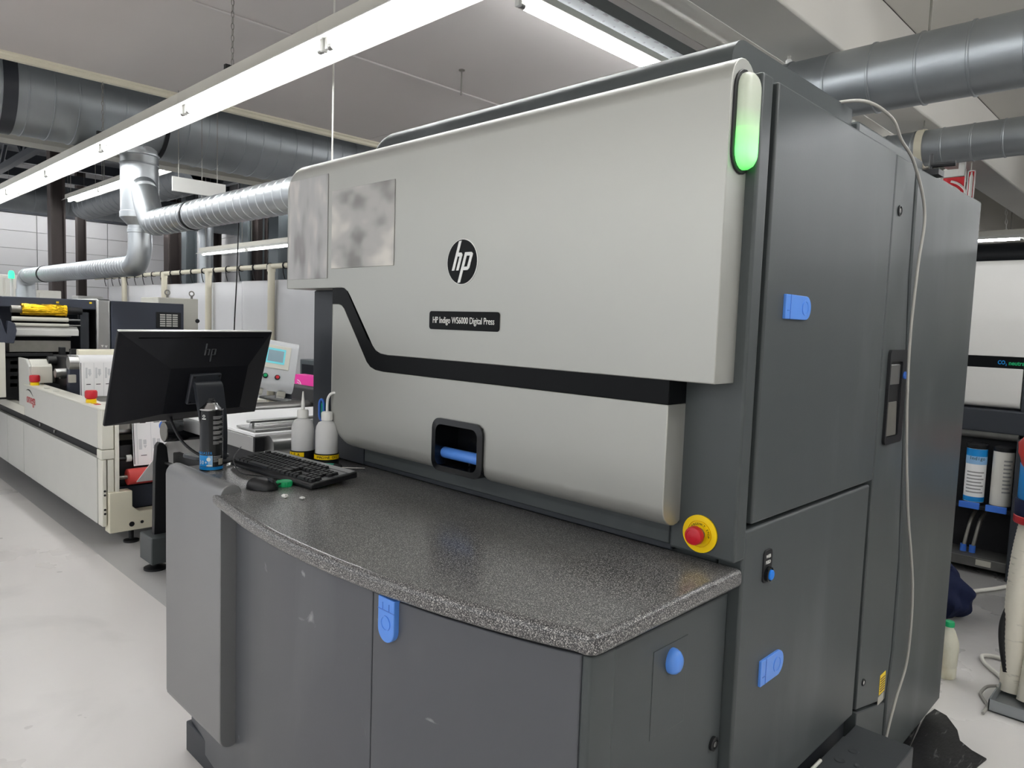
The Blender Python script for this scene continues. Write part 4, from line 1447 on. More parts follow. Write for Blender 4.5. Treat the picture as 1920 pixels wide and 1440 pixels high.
# right ducts
pm = (PY((1742, 62), 1.95) + PY((1742, 192), 1.95)) / 2
rd_ = abs(PY((1742, 62), 1.95).z - PY((1742, 192), 1.95).z) / 2
duct('extract_duct', (-2.0, 1.95, pm.z), (2.5, 1.95, pm.z), rd_, 'galvanised_dark', 'large dark galvanised duct leaving the press towards the upper right', .18, 44, .005, None, group='ducts at the right')
pm = (PY((1800, 236), 3.4) + PY((1800, 304), 3.4)) / 2
r2 = abs(PY((1800, 236), 3.4).z - PY((1800, 304), 3.4).z) / 2
d2 = thing('slim_duct', 'slimmer galvanised duct below the large one at the right', 'duct', (0, 3.4, pm.z), 'ducts at the right')
duct('duct_shell', (-2.0, 3.4, pm.z), (2.5, 3.4, pm.z), r2, 'galvanised_dark', '', .15, 36, .003, d2)
xb = PY((1730, 275), 3.4).x
MB().lathe([(r2 + .001, -.02), (r2 + .007, -.02), (r2 + .007, .02), (r2 + .001, .02)], (xb, 3.4, pm.z), (1, 0, 0), 32, caps=False).build('clamp_band', 'pipe_cream', d2, smooth=30)
MB().cyl((xb, 3.4, pm.z + r2), (xb, 3.4, ZC), .004, 8).build('hanger_rod', 'steel_dull', d2)
# ducts far away in the high hall
yf_ = PX((100, 395), -17).y + .5
for nm, p0_, p1_, rr_, lab in (('far_duct', (-16.6, yf_, 3.62), (-10.5, yf_, 3.62), .28, 'distant duct under the roof behind the brown columns'), ('far_cross_duct', (-17.0, -4, 3.72), (-17.0, 6.8, 3.72), .30, 'distant duct along the top of the far white wall')):
    o = duct(nm, p0_, p1_, rr_, 'galvanised_dark', lab, .3, 24, .005)
    for t_ in (.2, .8):
        q_ = Vector(p0_).lerp(Vector(p1_), t_)
        MB().cyl((q_.x, q_.y, q_.z + rr_), (q_.x, q_.y, 5.2), .01, 6).build('hanger_rod', 'steel_dull', o)

# ---- hanging white sign
sg = thing('hanging_sign', 'blank white rectangular sign hanging on two wires', 'sign', (-5.0, .95, 2.34))
MB().box(-5.01, -4.995, .749, 1.153, 2.345, 2.452).build('sign_board', 'lamp_white', sg, bevel=0.002)
for y in (.797, 1.088):
    MB().cyl((-5.002, y, 2.45), (-5.002, y, ZC), .003, 6).build('sign_wire', 'steel_dull', sg)
MB().cyl((-5.002, .97, 2.31), (-5.002, .97, ZC), .0025, 6).build('pull_wire', 'steel_dull', sg)

# ================================================================== CURTAIN
YC = 2.62
rail = thing('curtain_rail', 'cream pipe rail on posts carrying the white curtain', 'curtain rail', (-8, YC, 0))
MB().cyl((-13.5, YC, 2.01), (-4.3, YC, 2.01), .030, 16).build('rail', 'pipe_cream', rail, smooth=40)
for px in (233, 308, 391, 509):
    p = PY((px, 505), YC)
    MB().cyl((p.x, YC, 0), (p.x, YC, 2.0), .040, 16).build('post', 'pipe_cream', rail, smooth=40)
    MB().lathe([(.046, 0), (.046, .07), (.036, .08)], (p.x, YC, 1.95), (0, 0, 1), 16).build('fitting', 'pipe_cream', rail, smooth=40)
xs_ = []
x = -12.9
while x < -4.4:
    xs_.append(x)
    x += .36
for x in xs_:
    mb = MB()
    mb.lathe([(.033, -.012), (.039, -.012), (.039, .012), (.033, .012)], (x, YC, 2.01), (1, 0, 0), 14, caps=False)
    mb.tube([(x, YC - .035, 2.0), (x + .005, YC - .03, 1.93), (x, YC - .01, 1.86)], .006, 6)
    mb.build('hook', 'rubber', rail)
cut = [-13.0, -10.6, -8.9, -7.98, -7.10, -4.4]
for k, (xa, xb) in enumerate(zip(cut, cut[1:])):
    n = max(8, int((xb - xa) / .06))
    vs, fs = [], []
    for i in range(n + 1):
        xx_ = lerp(xa + .01, xb - .01, i / n)
        yy = YC + .07 + .016 * math.sin(xx_ * 7.0 + k) + .008 * math.sin(xx_ * 17)
        for z, s in ((.03, 1.3), (.6, 1.2), (1.2, 1.0), (1.6, .8), (1.86, .6)):
            vs.append((xx_, YC + .07 + (yy - YC - .07) * s, z))
    for i in range(n):
        for j in range(4):
            fs.append((i * 5 + j, (i + 1) * 5 + j, (i + 1) * 5 + j + 1, i * 5 + j + 1))
    o = MB().add(vs, fs).build('curtain', 'curtain', None, smooth=80)
    so = o.modifiers.new('thickness', 'SOLIDIFY')
    so.thickness = .004
    tag(o, ['white curtain panel at the far left end of the rail', 'white curtain panel behind the cream cabinet', 'white curtain panel left of the thin black cable', 'white curtain panel right of the thin black cable', 'white curtain panel nearest the press'][k], 'curtain', 'white curtain panels')
ctop = PY((449, 400), YC - .08)
tag(MB().tube(smooth_path([(ctop.x, YC - .08, ctop.z + .6), PY((447, 430), YC - .08), PY((444, 520), YC - .08), PY((440, 600), YC - .08), PY((438, 660), YC - .08), PY((436, 760), YC - .08)], 5), .008, 6).build('black_cable', 'black', None, smooth=60), 'thin black cable hanging in front of the curtain', 'cable')

# ================================================================== LABEL FINISHING MACHINE (cream)
om = thing('label_finishing_machine', 'long cream label finishing machine with printed web and red stop buttons', 'machine', (-5.6, .4, 0))
for xa, xb in ((-8.4, -6.63), (-6.62, -6.07), (-6.06, -4.20)):
    MB().box(xa + .004, xb - .004, 0.0, .03, .125, .535).build('lower_door', 'cream_front', om, bevel=0.004)
MB().box(-8.4, -4.2, .05, .75, .12, .60).build('base_body', 'black', om)
MB().box(-8.4, -4.2, .03, .05, .52, .61).build('slot', 'black_deep', om)
for x in (-5.65, -5.25):
    MB().lathe([(.012, 0), (.012, .01), (0, .012)], (x, .03, .565), (0, -1, 0), 12).build('slot_knob', 'steel', om, smooth=40)
up = MB().box(-6.0, -4.185, 0.0, .10, .598, .838).build('upper_cover', 'cream_front', om, bevel=0.004)
MB().box(-6.0, -4.10, -.004, .11, .838, .850).build('control_ledge', 'cream', om, bevel=0.003)
MB().box(-8.4, -6.01, -.006, .05, .600, .668).build('left_ledge', 'cream', om, bevel=0.004)
letter('omega', .105, (-5.80, -.0012, .742), (1, 0, 0), (0, 0, 1), 'red', up, 'machine_name', spacing=.95)
mb = MB()
sw = [(-5.95 + i * .018, .80 + .022 * math.sin(PI * i / 12) - .0004 * i * i * .5) for i in range(13)]
sw2 = [(x_, z_ - .010 * math.sin(PI * i / 12)) for i, (x_, z_) in enumerate(sw)]
mb.prism(sw + sw2[::-1][1:-1], 'y', -.0015, .0005)
mb.build('name_swoosh', 'black_ink', up)
letter('digicon', .022, (-5.68, -.0012, .690), (1, 0, 0), (0, 0, 1), 'black_ink', up, 'machine_name') if False else None
MB().prism([(-6.19, .60), (-5.86, .60), (-5.86, .99), (-5.95, 1.045), (-6.19, 1.045)], 'y', .0006, .02).build('upright_plate', 'cream_front', om, bevel=0.004)
MB().prism([(-5.95, 1.045), (-5.86, .99), (-5.86, .86), (-5.95, .86)], 'y', .02, .16).build('upright_side', 'cream', om, bevel=0.004)
MB().prism([(-6.05, 1.045), (-5.5, 1.03), (-5.5, .96), (-6.05, .96)], 'y', .36, .42).build('cross_beam', 'cream', om, bevel=0.004)
MB().box(-5.75, -5.45, .30, .36, .83, .92).build('cross_beam', 'cream', om, bevel=0.004)
MB().cyl((-5.62, .12, .955), (-5.62, .40, .955), .035, 16).build('small_roller', 'steel', om, smooth=40)
for px, lab in (((61, 716), 0), ((171, 746), 1)):
    p = PY(px, .045)
    c = Vector((p.x if lab else -5.815, .045 if lab else .03, .850))
    b_ = MB().lathe([(.030, 0), (.030, .022), (.024, .024), (0, .024)], c, (0, 0, 1), 20).build('stop_collar', 'yellow', om, smooth=40)
    MB().lathe([(.022, .022), (.034, .030), (.036, .038), (.036, .070), (.030, .078), (0, .079)], c, (0, 0, 1), 20).build('stop_button', 'red', b_, smooth=40)
for k, x in enumerate((-5.55, -5.3, -4.42, -4.36)):
    MB().box(x, x + .045, .03, .06, .850, .853).build('ledge_sticker', ['label_grey', 'cable_white', 'warn_yellow', 'red_soft'][k], om)
# end face
MB().box(-4.185, -4.10, 0.0, .068, .600, .838).build('end_post', 'cream', om, bevel=0.005)
MB().box(-4.19, -4.098, -.003, .070, .540, .596).build('end_block', 'cream', om, bevel=0.004)
MB().box(-4.185, -4.10, 0.0, .025, .125, .536).build('end_post', 'cream', om, bevel=0.005)
MB().box(-4.185, -4.104, .032, .068, .125, .536).build('end_post', 'cream', om, bevel=0.005)
MB().box(-4.5, -4.085, .072, .092, .10, .835).build('frame_plate', 'cream', om, bevel=0.003)
for z in (.205, .23, .32, .345):
    MB().lathe([(.007, 0), (.007, .002), (0, .002)], (-4.10, .014, z), (1, 0, 0), 10).build('screw', 'black', om)
MB().box(-4.75, -4.40, .09, 1.2, .10, .82).build('inner_wall', 'cream', om)
for py in (806, 848, 880, 914):
    p = PX((232, py), -4.27)
    MB().cyl((-4.27, .092, p.z), (-4.27, 1.1, p.z), .030, 18).build('roller', 'steel', om, smooth=40)
p = PX((232, 860), -4.2)
MB().cyl((-4.2, .092, p.z), (-4.2, .2, p.z), .011, 12).build('shaft', 'black', om, smooth=40)
MB().cyl((-4.2, .165, p.z), (-4.2, .195, p.z), .022, 16).build('shaft_collar', 'bottle_white', om, smooth=40)
pr_ = PX((250, 893), -4.12)
MB().cyl((-4.12, .092, pr_.z), (-4.12, .17, pr_.z), .012, 12).build('shaft', 'steel_dull', om, smooth=40)
MB().cyl((-4.12, pr_.y - .035, pr_.z), (-4.12, 1.05, pr_.z), .050, 28).build('red_roller', 'red_soft', om, smooth=40)
# hanging web with printed columns
ya, yb = PX((246, 800), -4.2).y, 1.0
web = MB().prism([(-4.20, .86), (-4.197, .86), (-4.157, .47), (-4.160, .47)], 'y', ya, yb).build('web', 'paper', om)


def webx(z):
    return lerp(-4.157, -4.197, (z - .47) / .39) + .0015


for k in range(7):
    y0_ = ya + .035 + k * .083
    for zt_, hh in ((.80, .10), (.60, .10)):
        mb = MB()
        for a_, b_, c_, d_ in ((0, .018, -.03, .035), (.026, .045, .0, .03)):
            vs = [(webx(zt_ + c_), y0_ + a_, zt_ + c_), (webx(zt_ + c_), y0_ + b_, zt_ + c_), (webx(zt_ + d_), y0_ + b_, zt_ + d_), (webx(zt_ + d_), y0_ + a_, zt_ + d_)]
            mb.add(vs, [(0, 1, 2, 3)])
        zz_ = zt_ - .005
        mb.add([(webx(zz_), y0_ + .026, zz_), (webx(zz_), y0_ + .048, zz_), (webx(zz_ - .02), y0_ + .037, zz_ - .02)], [(0, 1, 2)])
        mb.build('print_motif', 'print_grey', web)
    for zt_ in (.735, .53):
        MB().box(webx(zt_), webx(zt_) + .0005, y0_ + .01, y0_ + .045, zt_, zt_ + .004).build('print_line', 'black_ink', web)
    MB().prism([(webx(.86), .86), (webx(.86) + .0006, .86), (webx(.48) + .0006, .48), (webx(.48), .48)], 'y', y0_ - .010, y0_ - .008).build('print_divider', 'print_grey', web)
MB().prism([(webx(.86), .86), (webx(.86) + .0008, .86), (webx(.48) + .0008, .48), (webx(.48), .48)], 'y', ya + .004, ya + .008).build('print_edge', 'black_ink', web)
# web sloping up towards the rewind table
sl0 = PX((256, 903), -4.07)
sl1 = PX((320, 818), -3.40)
MB().add([(sl0.x, sl0.y, sl0.z), (sl0.x, 1.0, sl0.z), (sl1.x, 1.0, sl1.z), (sl1.x, sl1.y, sl1.z), (sl0.x, sl0.y, sl0.z - .004), (sl0.x, 1.0, sl0.z - .004), (sl1.x, 1.0, sl1.z - .004), (sl1.x, sl1.y, sl1.z - .004)],
         [(0, 1, 2, 3), (7, 6, 5, 4), (0, 3, 7, 4), (3, 2, 6, 7), (2, 1, 5, 6), (1, 0, 4, 5)]).build('sloping_web', 'paper', om)
# base beam and foot
MB().prism([(.03, .085), (1.1, .085), (1.1, .20), (.20, .20), (.16, .235), (.16, .335), (.03, .335)], 'x', -4.16, -4.07).build('base_beam', 'cream_old', om, bevel=0.004)
for y, z, r_ in ((.155, .125, .016), (.215, .13, .010)):
    MB().lathe([(r_, 0), (r_, .001), (0, .001)], (-4.07, y, z), (1, 0, 0), 14).build('bolt_hole', 'black', om)
MB().box(-4.40, -4.18, .10, 1.1, .20, .34).build('belly', 'machine_navy', om)
for x in (-4.13, -6.5):
    MB().lathe([(.045, .0), (.045, .012), (.02, .018), (.015, .02), (.015, .09)], (x, .17, 0), (0, 0, 1), 16).build('machine_foot', 'black', om, smooth=40)
# print unit and web on top
xw = -5.0
y0_, y1_ = PX((150, 700), xw).y, PX((232, 700), xw).y
zt_, zb_ = PX((150, 667), xw).z, PX((150, 744), xw).z
pts = [(xw, zb_)] + [(xw - .05 + .05 * math.cos(t), zt_ - .05 + .05 * math.sin(t)) for t in [R(90 * i / 6) for i in range(7)]] + [(xw - .3, zt_ - .01)]
pts = pts + [(a_ - .003, b_ - .003) for a_, b_ in reversed(pts)]
wb2 = MB().prism(pts, 'y', y0_, y1_ + .2).build('web', 'paper', om, smooth=40)
for k in range(5):
    yk = y0_ + .035 + k * .062
    zc_ = lerp(zb_, zt_, .55)
    mb = MB()
    mb.box(xw + .0002, xw + .001, yk, yk + .012, zc_ - .03, zc_ + .045)
    mb.box(xw + .0002, xw + .001, yk + .018, yk + .034, zc_ + .005, zc_ + .035)
    mb.add([(xw + .001, yk + .014, zc_ + .005), (xw + .001, yk + .038, zc_ + .005), (xw + .001, yk + .026, zc_ - .018)], [(0, 1, 2)])
    mb.build('print_motif', 'print_grey', wb2)
    MB().box(xw + .0002, xw + .001, yk + .004, yk + .032, zc_ - .075, zc_ - .070).build('print_line', 'black_ink', wb2)
    MB().box(xw + .0002, xw + .0008, yk - .010, yk - .008, zb_, zt_ - .05).build('print_divider', 'print_grey', wb2)
MB().box(xw + .0002, xw + .001, y0_ + .004, y0_ + .008, zb_, zt_ - .05).build('print_edge', 'black_ink', wb2)
MB().cyl((xw - .05, y0_ - .06, zt_ - .052), (xw - .05, y1_ + .2, zt_ - .052), .046, 20).build('roller', 'steel', om, smooth=40)
MB().prism([(-6.08, .84), (-5.66, .84), (-5.60, .88), (-5.60, 1.02), (-5.68, 1.075), (-6.02, 1.075), (-6.10, 1.0)], 'y', .20, .34).build('print_unit', 'black', om, bevel=0.01)
MB().box(-5.60, -5.52, .19, .33, .79, 1.06).build('print_unit_side', 'machine_navy', om, bevel=0.006)
MB().box(-5.92, -5.54, .22, .32, .70, .84).build('unit_base', 'black', om, bevel=0.004)
for x in (-6.02, -5.72):
    MB().box(x, x + .05, .24, .28, 1.07, 1.135).build('unit_post', 'black', om, bevel=0.003)
MB().cyl((-5.70, .20, .93), (-5.70, .17, .93), .026, 14).build('unit_knob', 'steel', om, smooth=40)
MB().cyl((-5.92, .22, 1.03), (-5.92, .14, 1.03), .036, 14).build('unit_motor', 'black', om, smooth=40)
MB().box(-6.06, -5.94, .16, .20, .86, .94).build('unit_bracket', 'steel_dull', om, bevel=0.004)
MB().tube(smooth_path([(-6.0, .17, .95), (-6.06, .14, .9), (-6.07, .14, .80)], 5), .007, 6).build('orange_lead', 'cardboard', om)
MB().box(-5.06, -5.03, y0_ - .06, y0_ - .015, .93, .985).build('pale_block', 'label_grey', om, bevel=0.002)
zc_ = PX((150, 655), -5.3).z
MB().prism([(-5.34, zc_ - .09), (-5.28, zc_ - .09), (-5.28, zc_ - .012), (-5.30, zc_), (-5.34, zc_)], 'y', PX((146, 655), -5.3).y, 1.0).build('top_beam', 'cream_old', om, bevel=0.004)
MB().box(-5.6, -4.2, .11, 1.2, .70, .78).build('deck', 'steel_dull', om)
MB().box(-4.96, -4.90, .60, .90, .80, .83).build('deck_handle', 'black', om, bevel=0.004)

# ================================================================== FOIL MACHINE (dark, behind)
fm = thing('foil_machine', 'dark slate machine with a gold foil roll and steel column', 'machine', (-7.0, .6, 0))
XF = -6.5


def F(px):
    return PX(px, XF)


MB().box(-7.6, -7.1, -1.2, .66, .68, 1.50).build('rear_wall', 'black_deep', fm)
MB().box(-7.6, -6.52, -1.4, .655, 1.445, 1.53).build('roof_beam', 'machine_navy', fm, bevel=0.006)
MB().box(-7.6, -6.9, -1.4, .10, .9, 1.45).build('left_wall', 'machine_navy', fm)
ar = [(XF + .06 * math.cos(t) - .06, .71 + .06 * math.sin(t)) for t in [R(-90 + 180 * i / 10) for i in range(11)]]
MB().box(-7.4, XF, .652, .772, .62, 1.545).build('steel_column', 'steel', fm, bevel=0.02, seg=4)
nb = MB().box(-7.5, XF - .004, .776, 1.415, .0, 1.530).build('navy_housing', 'machine_navy', fm, bevel=0.006)
vf = MB().box(XF - .01, XF + .006, 1.16, 1.385, 1.295, 1.445).build('vent_frame', 'black', fm, bevel=0.004)
for c_ in range(3):
    for r_ in range(6):
        MB().box(XF + .004, XF + .009, 1.192 + c_ * .057, 1.192 + c_ * .057 + .047, 1.311 + r_ * .0205, 1.311 + r_ * .0205 + .0135).build('vent_slat', 'cable_white', vf)
for k, px in enumerate(((192, 649), (199, 650))):
    p = F(px)
    MB().prism([(p.y - .012, p.z + .01), (p.y + .012, p.z + .01), (p.y, p.z - .012)], 'x', XF + .0005, XF + .002).build('arrow_mark', 'white_ink', fm)
for px in ((108, 567), (170, 568)):
    p = PX(px, -6.519)
    MB().box(-6.52, -6.517, p.y - .01, p.y + .01, p.z - .008, p.z + .008).build('small_tag', 'warn_yellow', fm)
g0, g1 = F((37, 582)), F((121, 588))
gz = F((80, 581)).z
rd = random.Random(3)
prof = [(.028, 0)]
L = g1.y - g0.y
seg = 30
rings = []
for k in range(22):
    t = k / 21
    ring = []
    for i in range(seg):
        a = 2 * PI * i / seg
        r_ = .047 + .0025 * math.sin(a * 5 + t * 9) + rd.uniform(-.0014, .0014) + (.002 if k in (0, 21) else 0)
        ring.append((XF + .05 + r_ * math.cos(a), g0.y + L * t, gz + r_ * math.sin(a)))
    rings.append(ring)
gr = thing('foil_roll', 'crinkled gold foil roll on a black shaft of the dark machine', 'foil roll', (XF + .05, g0.y, gz))
MB().loft(rings).build('foil', 'gold_foil', gr, smooth=60)
MB().cyl((XF + .05, F((18, 585)).y, gz), (XF + .05, g0.y + .02, gz), .030, 20).build('shaft_end', 'steel_dull', gr, smooth=40)
MB().cyl((XF + .05, g1.y - .01, gz), (XF + .05, F((150, 590)).y, gz), .032, 20).build('shaft_end', 'black', gr, smooth=40)


def fbox(pa, pb, x0, x1, m, nm, bv=.004):
    a_, b_ = PX(pa, x1), PX(pb, x1)
    return MB().box(x0, x1, min(a_.y, b_.y), max(a_.y, b_.y), min(a_.z, b_.z), max(a_.z, b_.z)).build(nm, m, fm, bevel=bv)


for pa, pb, r_ in (((22, 597), (128, 600), .018), ((26, 608), (129, 610), .013)):
    a_, b_ = PX(pa, -6.42), PX(pb, -6.42)
    z_ = (a_.z + b_.z) / 2
    MB().cyl((-6.42, a_.y, z_), (-6.42, b_.y, z_), r_, 16).build('idle_roller', 'cream', fm, smooth=40)
    MB().cyl((-6.42, b_.y, z_), (-6.42, b_.y + .09, z_), r_ * .45, 10).build('roller_shaft', 'steel', fm, smooth=40)
a_, b_ = PX((28, 611), -6.40), PX((148, 630), -6.40)
MB().prism([(-6.40, b_.z), (-6.40, a_.z - .03), (-6.45, a_.z), (-6.62, a_.z), (-6.62, b_.z)], 'y', a_.y, b_.y).build('white_guard', 'lamp_white', fm, bevel=0.003)
fbox((30, 627), (134, 632), -6.5, -6.41, 'steel', 'chrome_bar')
fbox((17, 638), (133, 660), -6.6, -6.45, 'steel_dull', 'steel_plate')
fbox((10, 662), (100, 668), -6.6, -6.42, 'black', 'black_bar')
fbox((150, 585), (168, 665), -7.0, -6.55, 'slate_dark', 'bearing_cheek')
MB().prism([(F((148, 572)).y, F((148, 572)).z), (F((154, 572)).y, F((154, 572)).z), (F((168, 607)).y, F((168, 607)).z), (F((152, 605)).y, F((152, 605)).z)], 'x', -6.62, -6.58).build('slant_arm', 'slate_dark', fm)
a_ = PX((14, 620), -6.3)
MB().prism([(a_.y - .10, a_.z + .10), (a_.y - .05, a_.z + .10), (a_.y - .01, a_.z - .02), (a_.y + .0, a_.z + .08), (a_.y + .05, a_.z + .06), (a_.y + .06, a_.z), (a_.y + .04, a_.z - .10), (a_.y - .10, a_.z - .10)], 'x', -6.34, -6.28).build('black_bracket', 'machine_navy', fm, bevel=0.004)
fbox((-40, 642), (12, 745), -6.6, -6.25, 'cream', 'side_cover')
for k in range(4):
    fbox((18, 676 + k * 14), (34, 684 + k * 14), -6.6, -6.5, ['steel_dull', 'black', 'steel', 'steel_dull'][k], 'gear_block')
MB().box(-7.3, -6.5, -.3, .62, .68, 1.02).build('lower_cavity', 'black_deep', fm)

# electrical cabinet with lifting eyes
p0, p1 = PX((306, 562), -7.2), PX((372, 575), -7.2)
ec = thing('electrical_cabinet', 'pale beige electrical cabinet with lifting eyes behind the dark machine', 'cabinet', (-7.4, (p0.y + p1.y) / 2, 0))
MB().box(-7.7, -7.2, max(p0.y - .12, 1.425), p1.y, 0, 1.60).build('cabinet_case', 'cream', ec, bevel=0.008)
for px in (308, 370):
    y = PX((px, 560), -7.25).y - (.04 if px > 350 else -.05)
    mb = MB()
    mb.cyl((-7.3, y, 1.60), (-7.3, y, 1.63), .012, 8)
    pts = [(-7.3, y + .025 * math.cos(2 * PI * i / 12), 1.655 + .025 * math.sin(2 * PI * i / 12)) for i in range(13)]
    mb.tube(pts, .007, 6, False)
    mb.build('lifting_eye', 'steel_dull', ec, smooth=40)
yy = PX((370, 602), -7.2).y
MB().lathe([(.022, 0), (.022, .008), (0, .010)], (-7.2, yy, PX((370, 602), -7.2).z), (1, 0, 0), 16).build('cabinet_lock', 'black', ec, smooth=40)

# beacon and small boxes at the far left
p = PX((22, 545), -9)
bc_ = thing('signal_beacon', 'small green signal beacon on a thin white pole', 'beacon', (p.x, p.y, 0))
zt_ = PX((22, 512), -9).z
MB().cyl((p.x, p.y, 0), (p.x, p.y, zt_ - .06), .015, 10).build('pole', 'bottle_white', bc_, smooth=40)
MB().lathe([(.03, -.06), (.03, .0), (.02, .025), (0, .03)], (p.x, p.y, zt_), (0, 0, 1), 14).build('lens', 'green_lamp', bc_, smooth=40)
for px, w2, h2, x_, m_, lab in (((8, 545), .22, 1.85, -10.2, 'cable_white', 'tall white equipment cupboard at the far left edge'), ((72, 548), .30, 1.72, -12, 'cable_white', 'white partition box seen below the long duct arm'), ((170, 548), .22, 1.72, -15, 'lamp_white', 'white box unit far behind the steel column'), ((222, 552), .22, 1.66, -15, 'lamp_outer', 'grey box unit beside the left curtain end')):
    p = PX(px, x_)
    o = thing('far_cupboard', lab, 'cupboard', (x_, p.y, 0), 'far white cupboards')
    MB().box(x_ - .4, x_, p.y - w2, p.y + w2, 0, h2).build('cupboard_case', m_, o, bevel=0.01)
    for s in (-1, 1):
        MB().box(x_, x_ + .012, p.y + (s - 1) * w2 / 2 + .01, p.y + (s + 1) * w2 / 2 - .01, .05, h2 - .04).build('cupboard_door', m_, o, bevel=0.004)
        MB().box(x_ + .012, x_ + .03, p.y + s * .03 - .008, p.y + s * .03 + .008, h2 * .55, h2 * .65).build('cupboard_handle', 'steel_dull', o)

# ================================================================== REWIND TABLE AND CONTROL PANEL
rw = thing('inspection_table', 'white topped inspection table with steel edge and rollers behind the monitor', 'table', (-3.0, .5, 0))
MB().box(-3.25, -2.44, .155, .98, .885, .900).build('table_top', 'paper', rw, bevel=0.003)
MB().box(-3.25, -2.45, .150, .97, .815, .884).build('edge_frame', 'steel', rw, bevel=0.003)
MB().box(-2.455, -2.435, .152, .62, .817, .884).build('end_plate', 'black', rw, bevel=0.002)
MB().box(-2.66, -2.47, .17, .80, .904, .914).build('guide_plate', 'steel', rw, bevel=0.002)
MB().cyl((-2.60, .22, .914), (-2.60, .22, .93), .010, 10).build('guide_pin', 'chrome', rw, smooth=40)
MB().box(-2.62, -2.58, .2, .90, .928, .940).build('guide_bar', 'steel', rw, bevel=0.002)
MB().cyl((-2.40, .20, .842), (-2.40, .95, .842), .052, 28).build('end_roller', 'steel', rw, smooth=40)
MB().prism([(-2.350, .842), (-2.347, .842), (-2.52, .20), (-2.523, .20)], 'y', .30, .93).build('table_web', 'paper', rw)
MB().prism([(-2.3468, .842), (-2.3462, .842), (-2.519, .20), (-2.5196, .20)], 'y', .305, .312).build('table_web_edge', 'black_ink', rw)
MB().box(-3.2, -2.56, .28, .95, .08, .80).build('table_body', 'black', rw, bevel=0.01)
MB().box(-3.7, -2.2, .98, 1.06, .90, 1.0).build('rear_rail', 'black', rw, bevel=0.015, seg=3)
for x in (-3.1, -2.6):
    for y in (.3, .92):
        MB().cyl((x, y, 0), (x, y, .09), .03, 14).build('table_foot', 'black', rw, smooth=40)
p = PX((330, 808), -3.3)
MB().cyl((-3.3, p.y - .06, p.z), (-3.3, 1.0, p.z), .055, 24).build('dark_roller', 'black_gloss', rw, smooth=40)
MB().cyl((-3.3, p.y - .065, p.z), (-3.3, p.y - .06, p.z), .05, 24).build('roller_cap', 'steel_dull', rw, smooth=40)
MB().cyl((-3.42, p.y - .02, p.z + .07), (-3.42, 1.0, p.z + .07), .045, 24).build('clear_roller', 'steel', rw, smooth=40)
q = PX((309, 797), -3.5)
MB().lathe([(.028, 0), (.030, .012), (.030, .03), (.02, .038), (0, .04)], (-3.5, q.y, q.z), (1, -.3, 0), 18).build('blue_knob', 'blue_dark', rw, smooth=40)
# slotted side stand on the floor
ss = thing('roll_stand', 'black upright side plate on a grey block foot, left of the silver console', 'stand', (-3.5, .12, 0))
MB().prism([(.085, .20), (.165, .20), (.165, .60), (.155, .69), (.135, .715), (.115, .72), (.10, .70), (.092, .6)], 'x', -3.53, -3.49).build('side_plate', 'black', ss, bevel=0.003)
MB().box(-3.60, -3.42, .045, .20, .055, .205).build('foot_block', 'slate', ss, bevel=0.006)
MB().lathe([(.06, 0), (.06, .012), (.025, .025), (.02, .055)], (-3.52, .10, 0), (0, 0, 1), 20).build('levelling_foot', 'black', ss, smooth=40)
MB().cyl((-3.51, .15, .60), (-2.9, .15, .62), .010, 10).build('cross_rod', 'steel', ss, smooth=40)
MB().box(-3.50, -2.6, .19, .23, .585, .655).build('cross_web', 'black', ss, bevel=0.004)

# control panel on the rail
hb, ht = PD((510, 729), 3.62), PD((532, 638), 3.70)
hl, hr = PD((480, 725), 3.60), PD((538, 734), 3.66)
ux = (hr - hl).normalized()
uy = (ht - hb)
uy = (uy - ux * uy.dot(ux)).normalized()
HM = frame((hb + ht) / 2, ux, uy)
hm = thing('control_panel', 'grey tilted touch-screen control panel with green and red buttons', 'control panel', hb)
hw_ = .092
hh_ = (ht - hb).length / 2
prof_ = rrect(-.085, 0.0, -hh_, hh_, .038, 6)
vs = [(-hw_, y, z) for z, y in prof_] + [(hw_, y, z) for z, y in prof_]
n = len(prof_)
MB(HM).add(vs, [tuple(range(n)), tuple(range(2 * n - 1, n - 1, -1))] + [(i, n + i, n + (i + 1) % n, (i + 1) % n) for i in range(n)]).build('panel_case', 'hmi_grey', hm, smooth=40, bevel=0.002)
MB(HM).box(-.080, .055, -.025, hh_ - .035, -.001, .004).build('panel_bezel', 'cream', hm, bevel=0.002)
MB(HM).box(-.062, .030, .0, hh_ - .052, .003, .0050).build('screen_border', 'screen_border', hm)
MB(HM).box(-.054, .022, .010, hh_ - .062, .004, .0056).build('touch_screen', 'screen', hm)
for xk, mk in ((-.052, 'cap_green'), (.006, 'red')):
    MB(HM).lathe([(.013, 0), (.013, .007), (.010, .008), (.0, .008)], (xk, -hh_ + .062, 0), (0, 0, 1), 18).build('push_button', 'black', hm, smooth=40)
    MB(HM).lathe([(.0085, .007), (.0085, .012), (.0, .0125)], (xk, -hh_ + .062, 0), (0, 0, 1), 18).build('button_cap', mk, hm, smooth=40)
MB(HM).prism([(.02, -hh_ - .02), (.10, -hh_ - .02), (.085, -.02), (.06, -.02)], 'z', -.11, -.075).build('panel_bracket', 'monitor_grey', hm)
MB(HM).box(-.09, -.05, -hh_ - .028, -hh_, -.06, -.02).build('panel_block', 'label_grey', hm, bevel=0.003)
MB(HM).box(.02, .06, -hh_ - .028, -hh_, -.06, -.02).build('panel_block', 'label_grey', hm, bevel=0.003)
